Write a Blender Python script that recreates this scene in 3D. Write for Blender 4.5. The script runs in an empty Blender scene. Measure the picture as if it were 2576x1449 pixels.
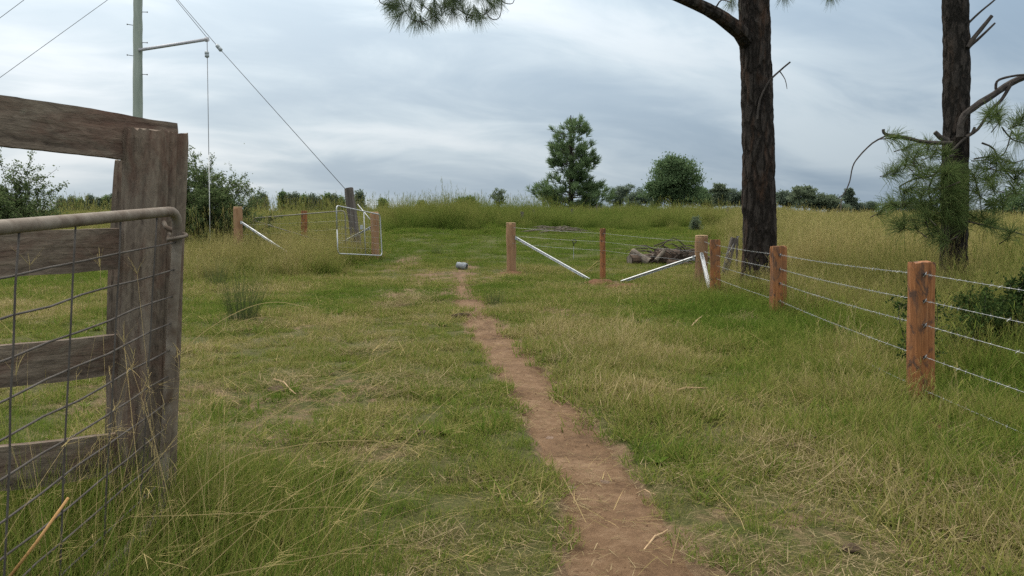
import bpy, math, random
import numpy as np
from mathutils import Vector, Matrix, Quaternion

# ------------------------------------------------------------------ camera, sky, sun, exposure
SC = bpy.context.scene
W, H, F = 2576.0, 1449.0, 2143.0          # working frame in pixels, focal length in pixels
EYE, HORIZON = 1.55, 540.0
PITCH = math.atan((HORIZON - H / 2) / F)  # negative: looking slightly down
cam_d = bpy.data.cameras.new('camera')
cam = bpy.data.objects.new('camera', cam_d)
SC.collection.objects.link(cam)
cam.location = (0, 0, EYE)
cam.rotation_euler = (math.pi / 2 + PITCH, 0, 0)
cam_d.sensor_width = 36.0
cam_d.lens = 36.0 * F / W
cam_d.clip_start, cam_d.clip_end = 0.05, 8000.0
SC.camera = cam

SUN_AZ, SUN_EL = math.radians(-38), math.radians(46)
sun_vec = Vector((math.sin(SUN_AZ) * math.cos(SUN_EL), math.cos(SUN_AZ) * math.cos(SUN_EL), math.sin(SUN_EL)))
world = bpy.data.worlds.new('World')
SC.world = world
world.use_nodes = True
wt = world.node_tree
wt.nodes.clear()


def N(t, typ, **kw):
    n = t.nodes.new(typ)
    for k, v in kw.items():
        setattr(n, k, v)
    return n


def setin(t, sock, v):
    if hasattr(v, 'is_output'):
        t.links.new(v, sock)
    else:
        sock.default_value = v


def mth(t, op, a, b=0.0, c=None, clamp=False):
    n = N(t, 'ShaderNodeMath', operation=op)
    n.use_clamp = clamp
    setin(t, n.inputs[0], a)
    setin(t, n.inputs[1], b)
    if c is not None:
        setin(t, n.inputs[2], c)
    return n.outputs[0]


def mixc(t, fac, a, b, mode='MIX'):
    n = N(t, 'ShaderNodeMix', data_type='RGBA', blend_type=mode)
    setin(t, n.inputs[0], fac)
    for s, v in ((n.inputs[6], a), (n.inputs[7], b)):
        if isinstance(v, tuple) and len(v) == 3:
            v = v + (1.0,)
        setin(t, s, v)
    return n.outputs[2]


def noise(t, vec, scale, detail=4.0, rough=0.55, dist=0.0):
    n = N(t, 'ShaderNodeTexNoise')
    if vec is not None:
        t.links.new(vec, n.inputs['Vector'])
    n.inputs['Scale'].default_value = scale
    n.inputs['Detail'].default_value = detail
    n.inputs['Roughness'].default_value = rough
    n.inputs['Distortion'].default_value = dist
    return n.outputs[0]


def ramp(t, fac, stops, interp='LINEAR'):
    n = N(t, 'ShaderNodeValToRGB')
    n.color_ramp.interpolation = interp
    el = n.color_ramp.elements
    while len(el) < len(stops):
        el.new(0.5)
    for e, (p, c) in zip(el, stops):
        e.position = p
        e.color = tuple(c) + (1.0,) if len(c) == 3 else c
    setin(t, n.inputs[0], fac)
    return n.outputs[0]


def mrange(t, v, a, b, c=0.0, d=1.0, smooth=False):
    n = N(t, 'ShaderNodeMapRange')
    if smooth:
        n.interpolation_type = 'SMOOTHSTEP'
    setin(t, n.inputs[0], v)
    for i, x in enumerate((a, b, c, d)):
        n.inputs[1 + i].default_value = x
    return n.outputs[0]


def build_sky():
    t = wt
    STR = 0.1
    sky = N(t, 'ShaderNodeTexSky', sky_type='NISHITA')
    sky.sun_disc = False
    sky.sun_elevation = SUN_EL
    sky.sun_rotation = SUN_AZ
    sky.dust_density = 3.0
    tc = N(t, 'ShaderNodeTexCoord')
    sep = N(t, 'ShaderNodeSeparateXYZ')
    t.links.new(tc.outputs['Generated'], sep.inputs[0])
    x, y, z = sep.outputs
    zz = mth(t, 'ADD', mth(t, 'MAXIMUM', z, 0.0), 0.30)
    u, v = mth(t, 'DIVIDE', x, zz), mth(t, 'DIVIDE', y, zz)
    cmb = N(t, 'ShaderNodeCombineXYZ')
    t.links.new(mth(t, 'ADD', mth(t, 'MULTIPLY', u, 0.75), mth(t, 'MULTIPLY', v, 0.10)), cmb.inputs[0])
    t.links.new(mth(t, 'SUBTRACT', mth(t, 'MULTIPLY', v, 1.35), mth(t, 'MULTIPLY', u, 0.40)), cmb.inputs[1])
    cmb.inputs[2].default_value = 3.7
    big = noise(t, cmb.outputs[0], 0.85, 3.0, 0.5, 0.6)
    wisp = noise(t, cmb.outputs[0], 3.0, 6.0, 0.56, 0.5)
    f = mth(t, 'ADD', mth(t, 'MULTIPLY', big, 0.66), mth(t, 'MULTIPLY', wisp, 0.34))
    f = mrange(t, f, 0.37, 0.62, 0.0, 1.0, True)
    # bright cloud where the hidden sun stands behind it, dim away from it, brighter overhead (overcast sky)
    dot = N(t, 'ShaderNodeVectorMath', operation='DOT_PRODUCT')
    t.links.new(tc.outputs['Generated'], dot.inputs[0])
    dot.inputs[1].default_value = sun_vec
    d = mrange(t, dot.outputs['Value'], 0.36, 0.84)
    glow = mth(t, 'POWER', mth(t, 'MAXIMUM', d, 0.0), 1.2)
    f2 = mth(t, 'ADD', mth(t, 'ADD', mth(t, 'MULTIPLY', f, 0.60), -0.04), mth(t, 'MULTIPLY', glow, 0.62), clamp=True)
    cloud = ramp(t, f2, [(0.0, (0.245, 0.325, 0.410)), (0.30, (0.330, 0.410, 0.485)), (0.62, (0.455, 0.530, 0.585)), (1.0, (0.64, 0.685, 0.715))])
    cloud = mixc(t, mrange(t, z, 0.25, 0.75, 0.0, 0.9, True), cloud, (0.66, 0.635, 0.60))   # the deck overhead is a neutral white-grey
    zp = mth(t, 'MAXIMUM', z, 0.0)
    lum = mth(t, 'ADD', 0.82, mth(t, 'MULTIPLY', zp, mth(t, 'ADD', 1.0, mth(t, 'MULTIPLY', zp, 1.5))))
    lum = mth(t, 'MULTIPLY', lum, mth(t, 'ADD', 0.95, mth(t, 'MULTIPLY', glow, 0.15)))
    vm = N(t, 'ShaderNodeVectorMath', operation='SCALE')
    t.links.new(cloud, vm.inputs[0])
    t.links.new(mth(t, 'MULTIPLY', lum, 1.0 / STR), vm.inputs[3])
    col = mixc(t, 0.94, sky.outputs[0], vm.outputs[0])
    bg = N(t, 'ShaderNodeBackground')
    t.links.new(col, bg.inputs[0])
    bg.inputs[1].default_value = STR
    out = N(t, 'ShaderNodeOutputWorld')
    t.links.new(bg.outputs[0], out.inputs[0])


build_sky()
sun_d = bpy.data.lights.new('sun', 'SUN')
sun_d.energy = 1.5
sun_d.angle = math.radians(28)
sun_d.color = (1.0, 0.93, 0.82)
sun = bpy.data.objects.new('sun', sun_d)
sun.rotation_euler = sun_vec.to_track_quat('Z', 'Y').to_euler()
sun.location = (-8, 8, 20)
SC.collection.objects.link(sun)

SC.view_settings.view_transform = 'Standard'
SC.view_settings.look = 'None'
SC.view_settings.exposure = 0.45
SC.view_settings.gamma = 1.0
SC.view_settings.use_curve_mapping = False
SC.cycles.use_denoising = False
SC.cycles.max_bounces = 5
SC.cycles.diffuse_bounces = 2
SC.cycles.glossy_bounces = 2
SC.cycles.transmission_bounces = 3
SC.cycles.transparent_max_bounces = 8
SC.cycles.filter_width = 1.5
SC.cycles.adaptive_threshold = 0.008

# ------------------------------------------------------------------ placing: pixels of the working frame to points of the place
CP, SP = math.cos(PITCH), math.sin(PITCH)


def ray(px, py):
    dx, dy = (px - W / 2) / F, -(py - H / 2) / F
    return np.array([dx, CP - dy * SP, SP + dy * CP])


def at(px, py, Y):
    r = ray(px, py)
    k = Y / r[1]
    return Vector((r[0] * k, Y, EYE + r[2] * k))


RNG = np.random.default_rng(7)
random.seed(7)


def _hash(ix, iy, seed):
    h = (ix.astype(np.int64) * 374761393 + iy.astype(np.int64) * 668265263 + seed * 974634521) & 0x7fffffff
    h = ((h ^ (h >> 13)) * 1274126177) & 0x7fffffff
    return ((h ^ (h >> 16)) & 0xffff) / 65535.0


def vnoise(x, y, seed=0):
    x, y = np.asarray(x, float), np.asarray(y, float)
    ix, iy = np.floor(x), np.floor(y)
    fx, fy = x - ix, y - iy
    fx, fy = fx * fx * (3 - 2 * fx), fy * fy * (3 - 2 * fy)
    a, b = _hash(ix, iy, seed), _hash(ix + 1, iy, seed)
    c, d = _hash(ix, iy + 1, seed), _hash(ix + 1, iy + 1, seed)
    return (a * (1 - fx) + b * fx) * (1 - fy) + (c * (1 - fx) + d * fx) * fy


def fbm(x, y, seed=0, octs=4):
    s, a, n = 0.0, 0.5, 0.0
    x, y = np.asarray(x, float), np.asarray(y, float)
    for o in range(octs):
        s = s + a * vnoise(x * 2 ** o + 17.3 * o, y * 2 ** o - 9.1 * o, seed + o)
        n += a
        a *= 0.5
    return s / n


def sstep(a, b, v):
    t = np.clip((np.asarray(v, float) - a) / (b - a), 0, 1)
    return t * t * (3 - 2 * t)


# path centre line and half widths, read off the photograph on level ground
PATH_PX = [(1650, 1560, 190), (1600, 1449, 178), (1530, 1250, 122), (1440, 1100, 98), (1362, 1000, 76), (1288, 900, 70),
           (1228, 825, 50), (1188, 775, 44), (1172, 735, 38), (1166, 708, 24), (1164, 690, 15)]


def flat_y(py):
    r = ray(1288, py)
    return -EYE / r[2] * r[1]


PATH = []
for px_, py_, hw_ in PATH_PX:
    Y_ = flat_y(py_)
    PATH.append((at(px_, py_, Y_).x, Y_, .96 * hw_ * Y_ / F))
PATH = np.array(PATH)


def path_d(x, y):
    """signed lateral distance over half width (1 = edge) along the path, and the half width"""
    cx = np.interp(y, PATH[:, 1], PATH[:, 0])
    hw = np.interp(y, PATH[:, 1], PATH[:, 2])
    end = sstep(PATH[-1, 1] + 0.6, PATH[-1, 1] - 2.0, y)
    return np.abs(x - cx) / np.maximum(hw, 0.02), hw * end


_yc = np.array([-20, 17, 21, 24, 26, 30, 35, 45, 60, 80, 110, 160, 300, 1000, 4000])
_zc = np.array([0, 0, .02, .15, .28, .48, .70, 1.02, 1.30, 1.42, 1.35, .6, -3, -6, -6])
_zr = np.array([0, 0, .0, .0, .0, .03, .08, .20, .36, .55, .70, .5, -3, -6, -6])


def gz0(x, y):
    x, y = np.asarray(x, float), np.asarray(y, float)
    s = sstep(0.24, 0.38, x / np.maximum(y, 4.0))
    z = np.interp(y, _yc, _zc) * (1 - s) + np.interp(y, _yc, _zr) * s
    # a low bank of rough grass ahead, left of the middle
    z = z + 0.30 * np.exp(-((x + 2.4) / 3.4) ** 2 - ((y - 38) / 4.0) ** 2) * (.6 + .8 * vnoise(x * .7, y * .7, 77))
    return z


def gz(x, y):
    x, y = np.asarray(x, float), np.asarray(y, float)
    z = gz0(x, y)
    near = sstep(60, 20, np.abs(y) + np.abs(x) * .5)
    z = z + near * (0.07 * (fbm(x * .9, y * .9, 3, 3) - .5) + 0.035 * (vnoise(x * 3.3, y * 3.3, 5) - .5))
    d, hw = path_d(x, y)
    k = sstep(1.35, 0.75, d) * sstep(0.03, 0.12, hw)
    return z - 0.055 * k


def ground_at(px, py, y0=1.2, y1=150):
    r = ray(px, py)
    ys = np.geomspace(y0, y1, 3000)
    k = ys / r[1]
    zz = EYE + r[2] * k - gz(r[0] * k, ys)
    i = int(np.argmax(zz < 0)) if (zz < 0).any() else len(ys) - 1
    return Vector((r[0] * k[i], ys[i], float(gz(r[0] * k[i], ys[i]))))


# ------------------------------------------------------------------ objects, tags
def tag(o, label=None, cat=None, group=None, kind=None):
    for k, v in (('label', label), ('category', cat), ('group', group), ('kind', kind)):
        if v:
            o[k] = v
    return o


def link(o, parent=None):
    SC.collection.objects.link(o)
    if parent is not None:
        o.parent = parent
        o.matrix_parent_inverse = parent.matrix_world.inverted()
    return o


def thing(name, loc, label, cat, group=None):
    o = bpy.data.objects.new(name, None)
    o.empty_display_size = 0.1
    o.location = loc
    o.matrix_world = Matrix.Translation(Vector(loc))
    link(o)
    return tag(o, label, cat, group)


class MB:
    def __init__(s):
        s.v, s.f = [], []

    def add(s, vs, fs):
        o = len(s.v)
        s.v.extend([tuple(map(float, v)) for v in vs])
        s.f.extend([tuple(i + o for i in f) for f in fs])
        return s

    def tube(s, pts, rad, seg=8, cap=True, jit=0.0):
        P = [Vector(p) for p in pts]
        n = len(P)
        R = [rad] * n if not hasattr(rad, '__len__') else list(rad)
        T = [(P[min(i + 1, n - 1)] - P[max(i - 1, 0)]).normalized() for i in range(n)]
        a = Vector((0, 0, 1)) if abs(T[0].z) < 0.9 else Vector((1, 0, 0))
        u = T[0].cross(a).normalized()
        vs = []
        for i in range(n):
            u = (u - T[i] * u.dot(T[i])).normalized()
            w = T[i].cross(u)
            for k in range(seg):
                an = 2 * math.pi * k / seg
                r = R[i] * (1 + jit * (random.random() - .5))
                vs.append(P[i] + (u * math.cos(an) + w * math.sin(an)) * r)
        fs = []
        for i in range(n - 1):
            for k in range(seg):
                k2 = (k + 1) % seg
                fs.append((i * seg + k, i * seg + k2, (i + 1) * seg + k2, (i + 1) * seg + k))
        if cap:
            fs.append(tuple(range(seg - 1, -1, -1)))
            fs.append(tuple((n - 1) * seg + k for k in range(seg)))
        return s.add(vs, fs)

    def box(s, c, e, M=None):
        vs = []
        for z in (-1, 1):
            for y in (-1, 1):
                for x in (-1, 1):
                    p = Vector((x * e[0] / 2, y * e[1] / 2, z * e[2] / 2))
                    vs.append((M @ p if M is not None else p) + Vector(c))
        return s.add(vs, [(0, 2, 3, 1), (4, 5, 7, 6), (0, 1, 5, 4), (2, 6, 7, 3), (0, 4, 6, 2), (1, 3, 7, 5)])

    def build(s, name, mat, parent=None, smooth=False, bevel=0.0, kind=None):
        me = bpy.data.meshes.new(name)
        me.from_pydata(s.v, [], s.f)
        return finish(me, name, mat, parent, smooth, bevel, kind)


def finish(me, name, mat, parent=None, smooth=False, bevel=0.0, kind=None):
    me.validate()
    if smooth:
        me.polygons.foreach_set('use_smooth', np.ones(len(me.polygons), bool))
    me.materials.append(mat)
    o = bpy.data.objects.new(name, me)
    link(o, parent)
    if bevel:
        b = o.modifiers.new('bevel', 'BEVEL')
        b.width, b.segments, b.limit_method = bevel, 2, 'ANGLE'
    if kind:
        o['kind'] = kind
    return o


def quads_mesh(name, V, Q, attrs=None):
    """big mesh from numpy: V (n,3), Q (m,4)"""
    me = bpy.data.meshes.new(name)
    V = np.ascontiguousarray(V, np.float32)
    Q = np.ascontiguousarray(Q, np.int32)
    me.vertices.add(len(V))
    me.vertices.foreach_set('co', V.ravel())
    me.loops.add(Q.size)
    me.loops.foreach_set('vertex_index', Q.ravel())
    me.polygons.add(len(Q))
    me.polygons.foreach_set('loop_start', np.arange(len(Q), dtype=np.int32) * 4)
    try:
        me.polygons.foreach_set('loop_total', np.full(len(Q), 4, np.int32))
    except Exception:
        pass
    for k, a in (attrs or {}).items():
        me.attributes.new(k, 'FLOAT', 'POINT').data.foreach_set('value', np.ascontiguousarray(a, np.float32))
    me.update(calc_edges=True)
    return me


def grid_quads(nr, nc, wrap=False):
    i = np.arange(nr - 1)[:, None]
    j = np.arange(nc if wrap else nc - 1)[None, :]
    j2 = (j + 1) % nc
    return np.stack([i * nc + j, i * nc + j2, (i + 1) * nc + j2, (i + 1) * nc + j], -1).reshape(-1, 4)


def blades(base, az, L, th0, th1, w, segs=3, rnd=None, tip=0.08, twist=None):
    """grass blades as tapering ribbons; base (n,3); th0 start lean, th1 added lean along the blade"""
    n = len(base)
    t = np.linspace(0, 1, segs + 1)
    th = th0[:, None] + th1[:, None] * (t[None, :-1] + .5 / segs)
    dl = (L / segs)[:, None]
    hr = np.concatenate([np.zeros((n, 1)), np.cumsum(np.sin(th) * dl, 1)], 1)
    hz = np.concatenate([np.zeros((n, 1)), np.cumsum(np.cos(th) * dl, 1)], 1)
    c, s = np.cos(az)[:, None], np.sin(az)[:, None]
    P = np.stack([base[:, :1] + hr * c, base[:, 1:2] + hr * s, base[:, 2:3] + hz], -1)
    tw = az + np.pi / 2 if twist is None else twist
    side = np.stack([np.cos(tw), np.sin(tw), np.zeros(n)], -1)[:, None, :]
    ww = (w[:, None] * np.maximum(tip, (1 - t[None, :] ** 2.2)))[..., None] * .5
    V = np.stack([P - side * ww, P + side * ww], 2).reshape(-1, 3)
    k = np.arange(n)[:, None] * (segs + 1) * 2 + np.arange(segs)[None, :] * 2
    Q = np.stack([k, k + 1, k + 3, k + 2], -1).reshape(-1, 4)
    rnd = RNG.random(n) if rnd is None else rnd
    return V, Q, np.repeat(rnd, (segs + 1) * 2), np.tile(np.repeat(t, 2), n)


def join_parts(parts):
    Vs, Qs, rs, hs, o = [], [], [], [], 0
    for V, Q, r, h in parts:
        Vs.append(V); Qs.append(Q + o); rs.append(r); hs.append(h)
        o += len(V)
    return np.concatenate(Vs), np.concatenate(Qs), np.concatenate(rs), np.concatenate(hs)

# ------------------------------------------------------------------ materials
def newmat(name):
    m = bpy.data.materials.new(name)
    m.use_nodes = True
    t = m.node_tree
    b = t.nodes['Principled BSDF']
    b.inputs['Roughness'].default_value = 0.85
    b.inputs['Specular IOR Level'].default_value = 0.25
    return m, t, b


def bump(t, b, h, dist=0.01, strength=0.6):
    n = N(t, 'ShaderNodeBump')
    n.inputs['Distance'].default_value = dist
    n.inputs['Strength'].default_value = strength
    t.links.new(h, n.inputs['Height'])
    t.links.new(n.outputs[0], b.inputs['Normal'])


def pos(t):
    return N(t, 'ShaderNodeNewGeometry').outputs['Position']


def objco(t, scale=(1, 1, 1), rot=(0, 0, 0)):
    tc = N(t, 'ShaderNodeTexCoord')
    mp = N(t, 'ShaderNodeMapping')
    mp.inputs['Scale'].default_value = scale
    mp.inputs['Rotation'].default_value = rot
    t.links.new(tc.outputs['Object'], mp.inputs[0])
    return mp.outputs[0]


def attr(t, name, kind='GEOMETRY'):
    n = N(t, 'ShaderNodeAttribute', attribute_type=kind, attribute_name=name)
    return n.outputs['Fac']


def foliage_shader(t, col, trans=0.35, rough=0.6, spec=0.2):
    out = t.nodes['Material Output']
    t.nodes.remove(t.nodes['Principled BSDF'])
    b = N(t, 'ShaderNodeBsdfDiffuse')
    t.links.new(col, b.inputs['Color'])
    tr = N(t, 'ShaderNodeBsdfTranslucent')
    t.links.new(col, tr.inputs[0])
    mx = N(t, 'ShaderNodeMixShader')
    mx.inputs[0].default_value = trans
    t.links.new(b.outputs[0], mx.inputs[1])
    t.links.new(tr.outputs[0], mx.inputs[2])
    t.links.new(mx.outputs[0], out.inputs[0])


GRASS_STOPS = [(0.0, (0.080, 0.135, 0.020)), (0.30, (0.135, 0.180, 0.034)), (0.52, (0.210, 0.205, 0.056)),
               (0.74, (0.290, 0.245, 0.110)), (1.0, (0.46, 0.37, 0.205))]


def mat_grass(name, per_instance=True, base_dry=0.4, tipdry=0.25, spread=0.6, patch=0.5, stops=GRASS_STOPS):
    m, t, b = newmat(name)
    r, h = attr(t, 'rnd'), attr(t, 'h')
    dry = attr(t, 'dry', 'INSTANCER') if per_instance else base_dry
    d = mth(t, 'ADD', dry, mth(t, 'MULTIPLY', mth(t, 'SUBTRACT', r, 0.5), spread))
    d = mth(t, 'ADD', d, mth(t, 'MULTIPLY', mth(t, 'SUBTRACT', h, 0.4), tipdry))
    nz = noise(t, pos(t), 0.75, 3.0, 0.6)
    d = mth(t, 'ADD', d, mth(t, 'MULTIPLY', mth(t, 'SUBTRACT', nz, 0.5), patch), clamp=True)
    col = ramp(t, d, stops)
    foliage_shader(t, col, 0.32, 0.55, 0.25)
    return m


def mat_plain(name, c1, c2, scale=6.0, rough=0.8, stretch=(1, 1, 1), bumpd=0.004, metal=0.0, spec=0.3, detail=5.0):
    m, t, b = newmat(name)
    co = objco(t, stretch)
    f = mrange(t, noise(t, co, scale, detail, 0.6, 0.3), 0.3, 0.7)
    t.links.new(mixc(t, f, c1, c2), b.inputs['Base Color'])
    b.inputs['Roughness'].default_value = rough
    b.inputs['Metallic'].default_value = metal
    b.inputs['Specular IOR Level'].default_value = spec
    if bumpd:
        bump(t, b, noise(t, co, scale * 4, 6.0, 0.65), bumpd, 0.7)
    return m


def mat_wood_old(name, vertical=True):
    """grey weathered hardwood with long dark checks and reddish-brown worn areas; grain along local z (posts) or x (rails)"""
    m, t, b = newmat(name)
    st = (1, 1, 0.045) if vertical else (0.05, 1, 1)
    co = objco(t, st)
    co2 = objco(t, (1, 1, .45) if vertical else (.35, 1, 1))
    g1 = noise(t, co, 15.0, 7.0, 0.60, 0.9)
    g2 = noise(t, co2, 34.0, 6.0, 0.65, 0.5)
    grain = mth(t, 'ADD', mth(t, 'MULTIPLY', g1, 0.55), mth(t, 'MULTIPLY', g2, 0.45))
    col = ramp(t, grain, [(0.33, (0.030, 0.024, 0.019)), (0.44, (0.105, 0.083, 0.064)), (0.55, (0.165, 0.134, 0.102)), (0.70, (0.250, 0.210, 0.160))])
    red = mrange(t, noise(t, co2, 5.5, 5.0, 0.65, 0.6), 0.48, 0.70)
    col = mixc(t, mth(t, 'MULTIPLY', red, 0.62), col, mixc(t, grain, (0.055, 0.022, 0.016), (0.185, 0.090, 0.062)))
    lich = mrange(t, noise(t, co2, 19.0, 4.0, 0.6, 0.2), 0.66, 0.76)
    col = mixc(t, mth(t, 'MULTIPLY', lich, 0.35), col, (0.27, 0.27, 0.21))
    t.links.new(col, b.inputs['Base Color'])
    b.inputs['Roughness'].default_value = 0.9
    b.inputs['Specular IOR Level'].default_value = 0.15
    bump(t, b, grain, 0.02, 0.9)
    return m


def N_sepz(t):
    s = N(t, 'ShaderNodeSeparateXYZ')
    t.links.new(N(t, 'ShaderNodeTexCoord').outputs['Object'], s.inputs[0])
    return s.outputs[2]


def mat_sawn(name):
    """fresh sawn red hardwood post: orange-red with dark stains and knots"""
    m, t, b = newmat(name)
    co = objco(t, (1, 1, 0.09))
    co2 = objco(t, (1, 1, 0.55))
    oi = N(t, 'ShaderNodeObjectInfo').outputs['Random']
    g = noise(t, co, 42.0, 7.0, 0.65, 0.5)
    col = ramp(t, g, [(0.28, (0.135, 0.052, 0.020)), (0.5, (0.285, 0.115, 0.042)), (0.75, (0.42, 0.200, 0.085))])
    blot = mrange(t, noise(t, co2, 8.0, 4.0, 0.6, 1.4), 0.51, 0.62)
    col = mixc(t, mth(t, 'MULTIPLY', blot, 0.80), col, (0.052, 0.038, 0.034))
    brown = mrange(t, noise(t, co2, 5.0, 3.0, 0.5, 0.4), 0.4, 0.65)
    col = mixc(t, mth(t, 'MULTIPLY', brown, mth(t, 'ADD', 0.25, mth(t, 'MULTIPLY', oi, 0.5))), col, (0.16, 0.088, 0.052))
    foot = mrange(t, N_sepz(t), 0.35, 0.0)
    col = mixc(t, mth(t, 'MULTIPLY', foot, 0.35), col, (0.13, 0.085, 0.05))   # mud splashed on the foot
    t.links.new(col, b.inputs['Base Color'])
    b.inputs['Roughness'].default_value = 0.8
    bump(t, b, g, 0.012, 0.7)
    return m


def mat_bark(name, dark=(0.017, 0.014, 0.012), mid=(0.074, 0.063, 0.055), red=(0.135, 0.076, 0.048), sc=7.0):
    m, t, b = newmat(name)
    co = objco(t, (1, 1, 0.28))
    v = N(t, 'ShaderNodeTexVoronoi', feature='DISTANCE_TO_EDGE')
    v.inputs['Scale'].default_value = sc
    dn = N(t, 'ShaderNodeTexNoise')
    t.links.new(co, dn.inputs['Vector'])
    dn.inputs['Scale'].default_value = sc * 1.5
    dn.inputs['Detail'].default_value = 5.0
    add = N(t, 'ShaderNodeVectorMath', operation='MULTIPLY_ADD')
    t.links.new(dn.outputs[1], add.inputs[0])
    add.inputs[1].default_value = (0.16, 0.16, 0.16)
    t.links.new(co, add.inputs[2])
    t.links.new(add.outputs[0], v.inputs['Vector'])
    plate = mrange(t, v.outputs['Distance'], 0.02, 0.22)
    n2 = noise(t, co, sc * 5, 8.0, 0.7, 0.3)
    n3 = noise(t, co, sc * .8, 4.0, 0.6, 0.2)
    col = mixc(t, mth(t, 'MULTIPLY', plate, mrange(t, n2, 0.3, 0.75)), dark, mid)
    col = mixc(t, mth(t, 'MULTIPLY', mrange(t, n3, 0.52, 0.7), 0.38), col, red)
    pale = mrange(t, noise(t, co, sc * 9, 4.0, 0.6), 0.66, 0.74)
    col = mixc(t, mth(t, 'MULTIPLY', pale, 0.5), col, (0.19, 0.145, 0.11))
    t.links.new(col, b.inputs['Base Color'])
    b.inputs['Roughness'].default_value = 0.95
    b.inputs['Specular IOR Level'].default_value = 0.1
    bump(t, b, mth(t, 'ADD', plate, mth(t, 'MULTIPLY', n2, 0.6)), 0.03, 1.0)
    return m


def mat_leaf(name, c1, c2, c3=None, trans=0.3, rough=0.55):
    m, t, b = newmat(name)
    r = attr(t, 'rnd')
    nz = noise(t, pos(t), 1.2, 2.0)
    f = mth(t, 'ADD', mth(t, 'MULTIPLY', r, 0.7), mth(t, 'MULTIPLY', nz, 0.3))
    c3 = c3 or tuple(1.25 * x for x in c2)
    col = ramp(t, f, [(0.15, c1), (0.55, c2), (0.95, c3)])
    foliage_shader(t, col, trans, rough, 0.3)
    return m


def mat_ground():
    m, t, b = newmat('pasture_soil_and_thatch')
    p = pos(t)
    bare, dry = attr(t, 'bare'), attr(t, 'dry')
    n1 = noise(t, p, 0.9, 5.0, 0.6, 0.4)
    n2 = noise(t, p, 6.0, 6.0, 0.65, 0.3)
    n3 = noise(t, p, 45.0, 5.0, 0.7)
    thatch = ramp(t, mth(t, 'ADD', mth(t, 'MULTIPLY', n2, 0.55), mth(t, 'MULTIPLY', n3, 0.45)),
                  [(0.36, (0.040, 0.036, 0.015)), (0.5, (0.095, 0.082, 0.034)), (0.66, (0.190, 0.150, 0.074))])
    green = mixc(t, mrange(t, n3, 0.3, 0.7), (0.036, 0.046, 0.013), (0.092, 0.100, 0.030))
    col = mixc(t, mth(t, 'ADD', dry, mth(t, 'MULTIPLY', mth(t, 'SUBTRACT', n1, 0.5), 0.9), clamp=True), green, thatch)
    soil = ramp(t, mth(t, 'ADD', mth(t, 'MULTIPLY', n2, 0.6), mth(t, 'MULTIPLY', n3, 0.4)),
                [(0.3, (0.085, 0.055, 0.032)), (0.5, (0.150, 0.100, 0.060)), (0.7, (0.225, 0.160, 0.100))])
    bm = mrange(t, mth(t, 'ADD', bare, mth(t, 'MULTIPLY', mth(t, 'SUBTRACT', n2, 0.5), 0.9)), 0.42, 0.62)
    col = mixc(t, bm, col, soil)
    t.links.new(col, b.inputs['Base Color'])
    b.inputs['Roughness'].default_value = 0.95
    b.inputs['Specular IOR Level'].default_value = 0.1
    bump(t, b, mth(t, 'ADD', n3, n2), 0.03, 0.8)
    return m


def mat_soil(name, k=1.0, red=0.0):
    m, t, b = newmat(name)
    p = pos(t)
    n1 = noise(t, p, 2.2, 5.0, 0.6, 0.5)
    n2 = noise(t, p, 14.0, 7.0, 0.68, 0.2)
    n3 = noise(t, p, 90.0, 4.0, 0.7)
    f = mth(t, 'ADD', mth(t, 'MULTIPLY', n1, 0.4), mth(t, 'ADD', mth(t, 'MULTIPLY', n2, 0.38), mth(t, 'MULTIPLY', n3, 0.22)))
    c = [(0.068, 0.041, 0.023), (0.140, 0.086, 0.048), (0.212, 0.142, 0.086)]
    c = [(min(1, x * k * (1 + .28 * red)), y * k * (1 - .12 * red), z * k * (1 - .3 * red)) for x, y, z in c]
    t.links.new(ramp(t, f, [(0.36, c[0]), (0.5, c[1]), (0.63, c[2])]), b.inputs['Base Color'])
    b.inputs['Roughness'].default_value = 0.95
    b.inputs['Specular IOR Level'].default_value = 0.12
    bump(t, b, mth(t, 'ADD', n2, mth(t, 'MULTIPLY', n3, 0.5)), 0.025, 0.8)
    return m


M = {}
M['ground'] = mat_ground()
M['path'] = mat_soil('trodden_red_soil')
M['spoil'] = mat_soil('loose_dug_soil', 0.72, 0.45)
M['grass'] = mat_grass('grass_blades')
M['grass_tall'] = mat_grass('tall_grass_blades', tipdry=0.55, spread=0.5, patch=0.45,
                            stops=[(0.0, (0.075, 0.125, 0.022)), (0.30, (0.125, 0.165, 0.034)), (0.52, (0.180, 0.190, 0.052)), (0.74, (0.255, 0.228, 0.082)), (1.0, (0.36, 0.305, 0.135))])
M['straw'] = mat_grass('dead_straw', per_instance=False, base_dry=0.62, tipdry=0.0, spread=0.7, patch=0.3,
                       stops=[(0, (0.10, 0.085, 0.045)), (0.5, (0.215, 0.17, 0.09)), (1, (0.40, 0.325, 0.19))])
M['rush'] = mat_grass('rush_stems', per_instance=False, base_dry=0.16, tipdry=0.25, spread=0.4, patch=0.1,
                      stops=[(0, (0.062, 0.085, 0.032)), (0.5, (0.115, 0.130, 0.052)), (1, (0.27, 0.225, 0.10))])
M['lush'] = mat_grass('lush_gate_grass', per_instance=False, base_dry=0.24, tipdry=0.30, spread=0.55, patch=0.2)
M['stem'] = mat_grass('dry_grass_stems', per_instance=False, base_dry=0.70, tipdry=0.20, spread=0.45, patch=0.1,
                      stops=[(0, (0.16, 0.18, 0.05)), (0.5, (0.29, 0.25, 0.10)), (1, (0.50, 0.38, 0.19))])
M['orange_stalk'] = mat_plain('orange_dry_stalk', (0.42, 0.22, 0.075), (0.52, 0.30, 0.12), 8, 0.7, bumpd=0)
M['wood_post'] = mat_wood_old('weathered_post_wood', True)
M['wood_rail'] = mat_wood_old('weathered_rail_wood', False)
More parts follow.
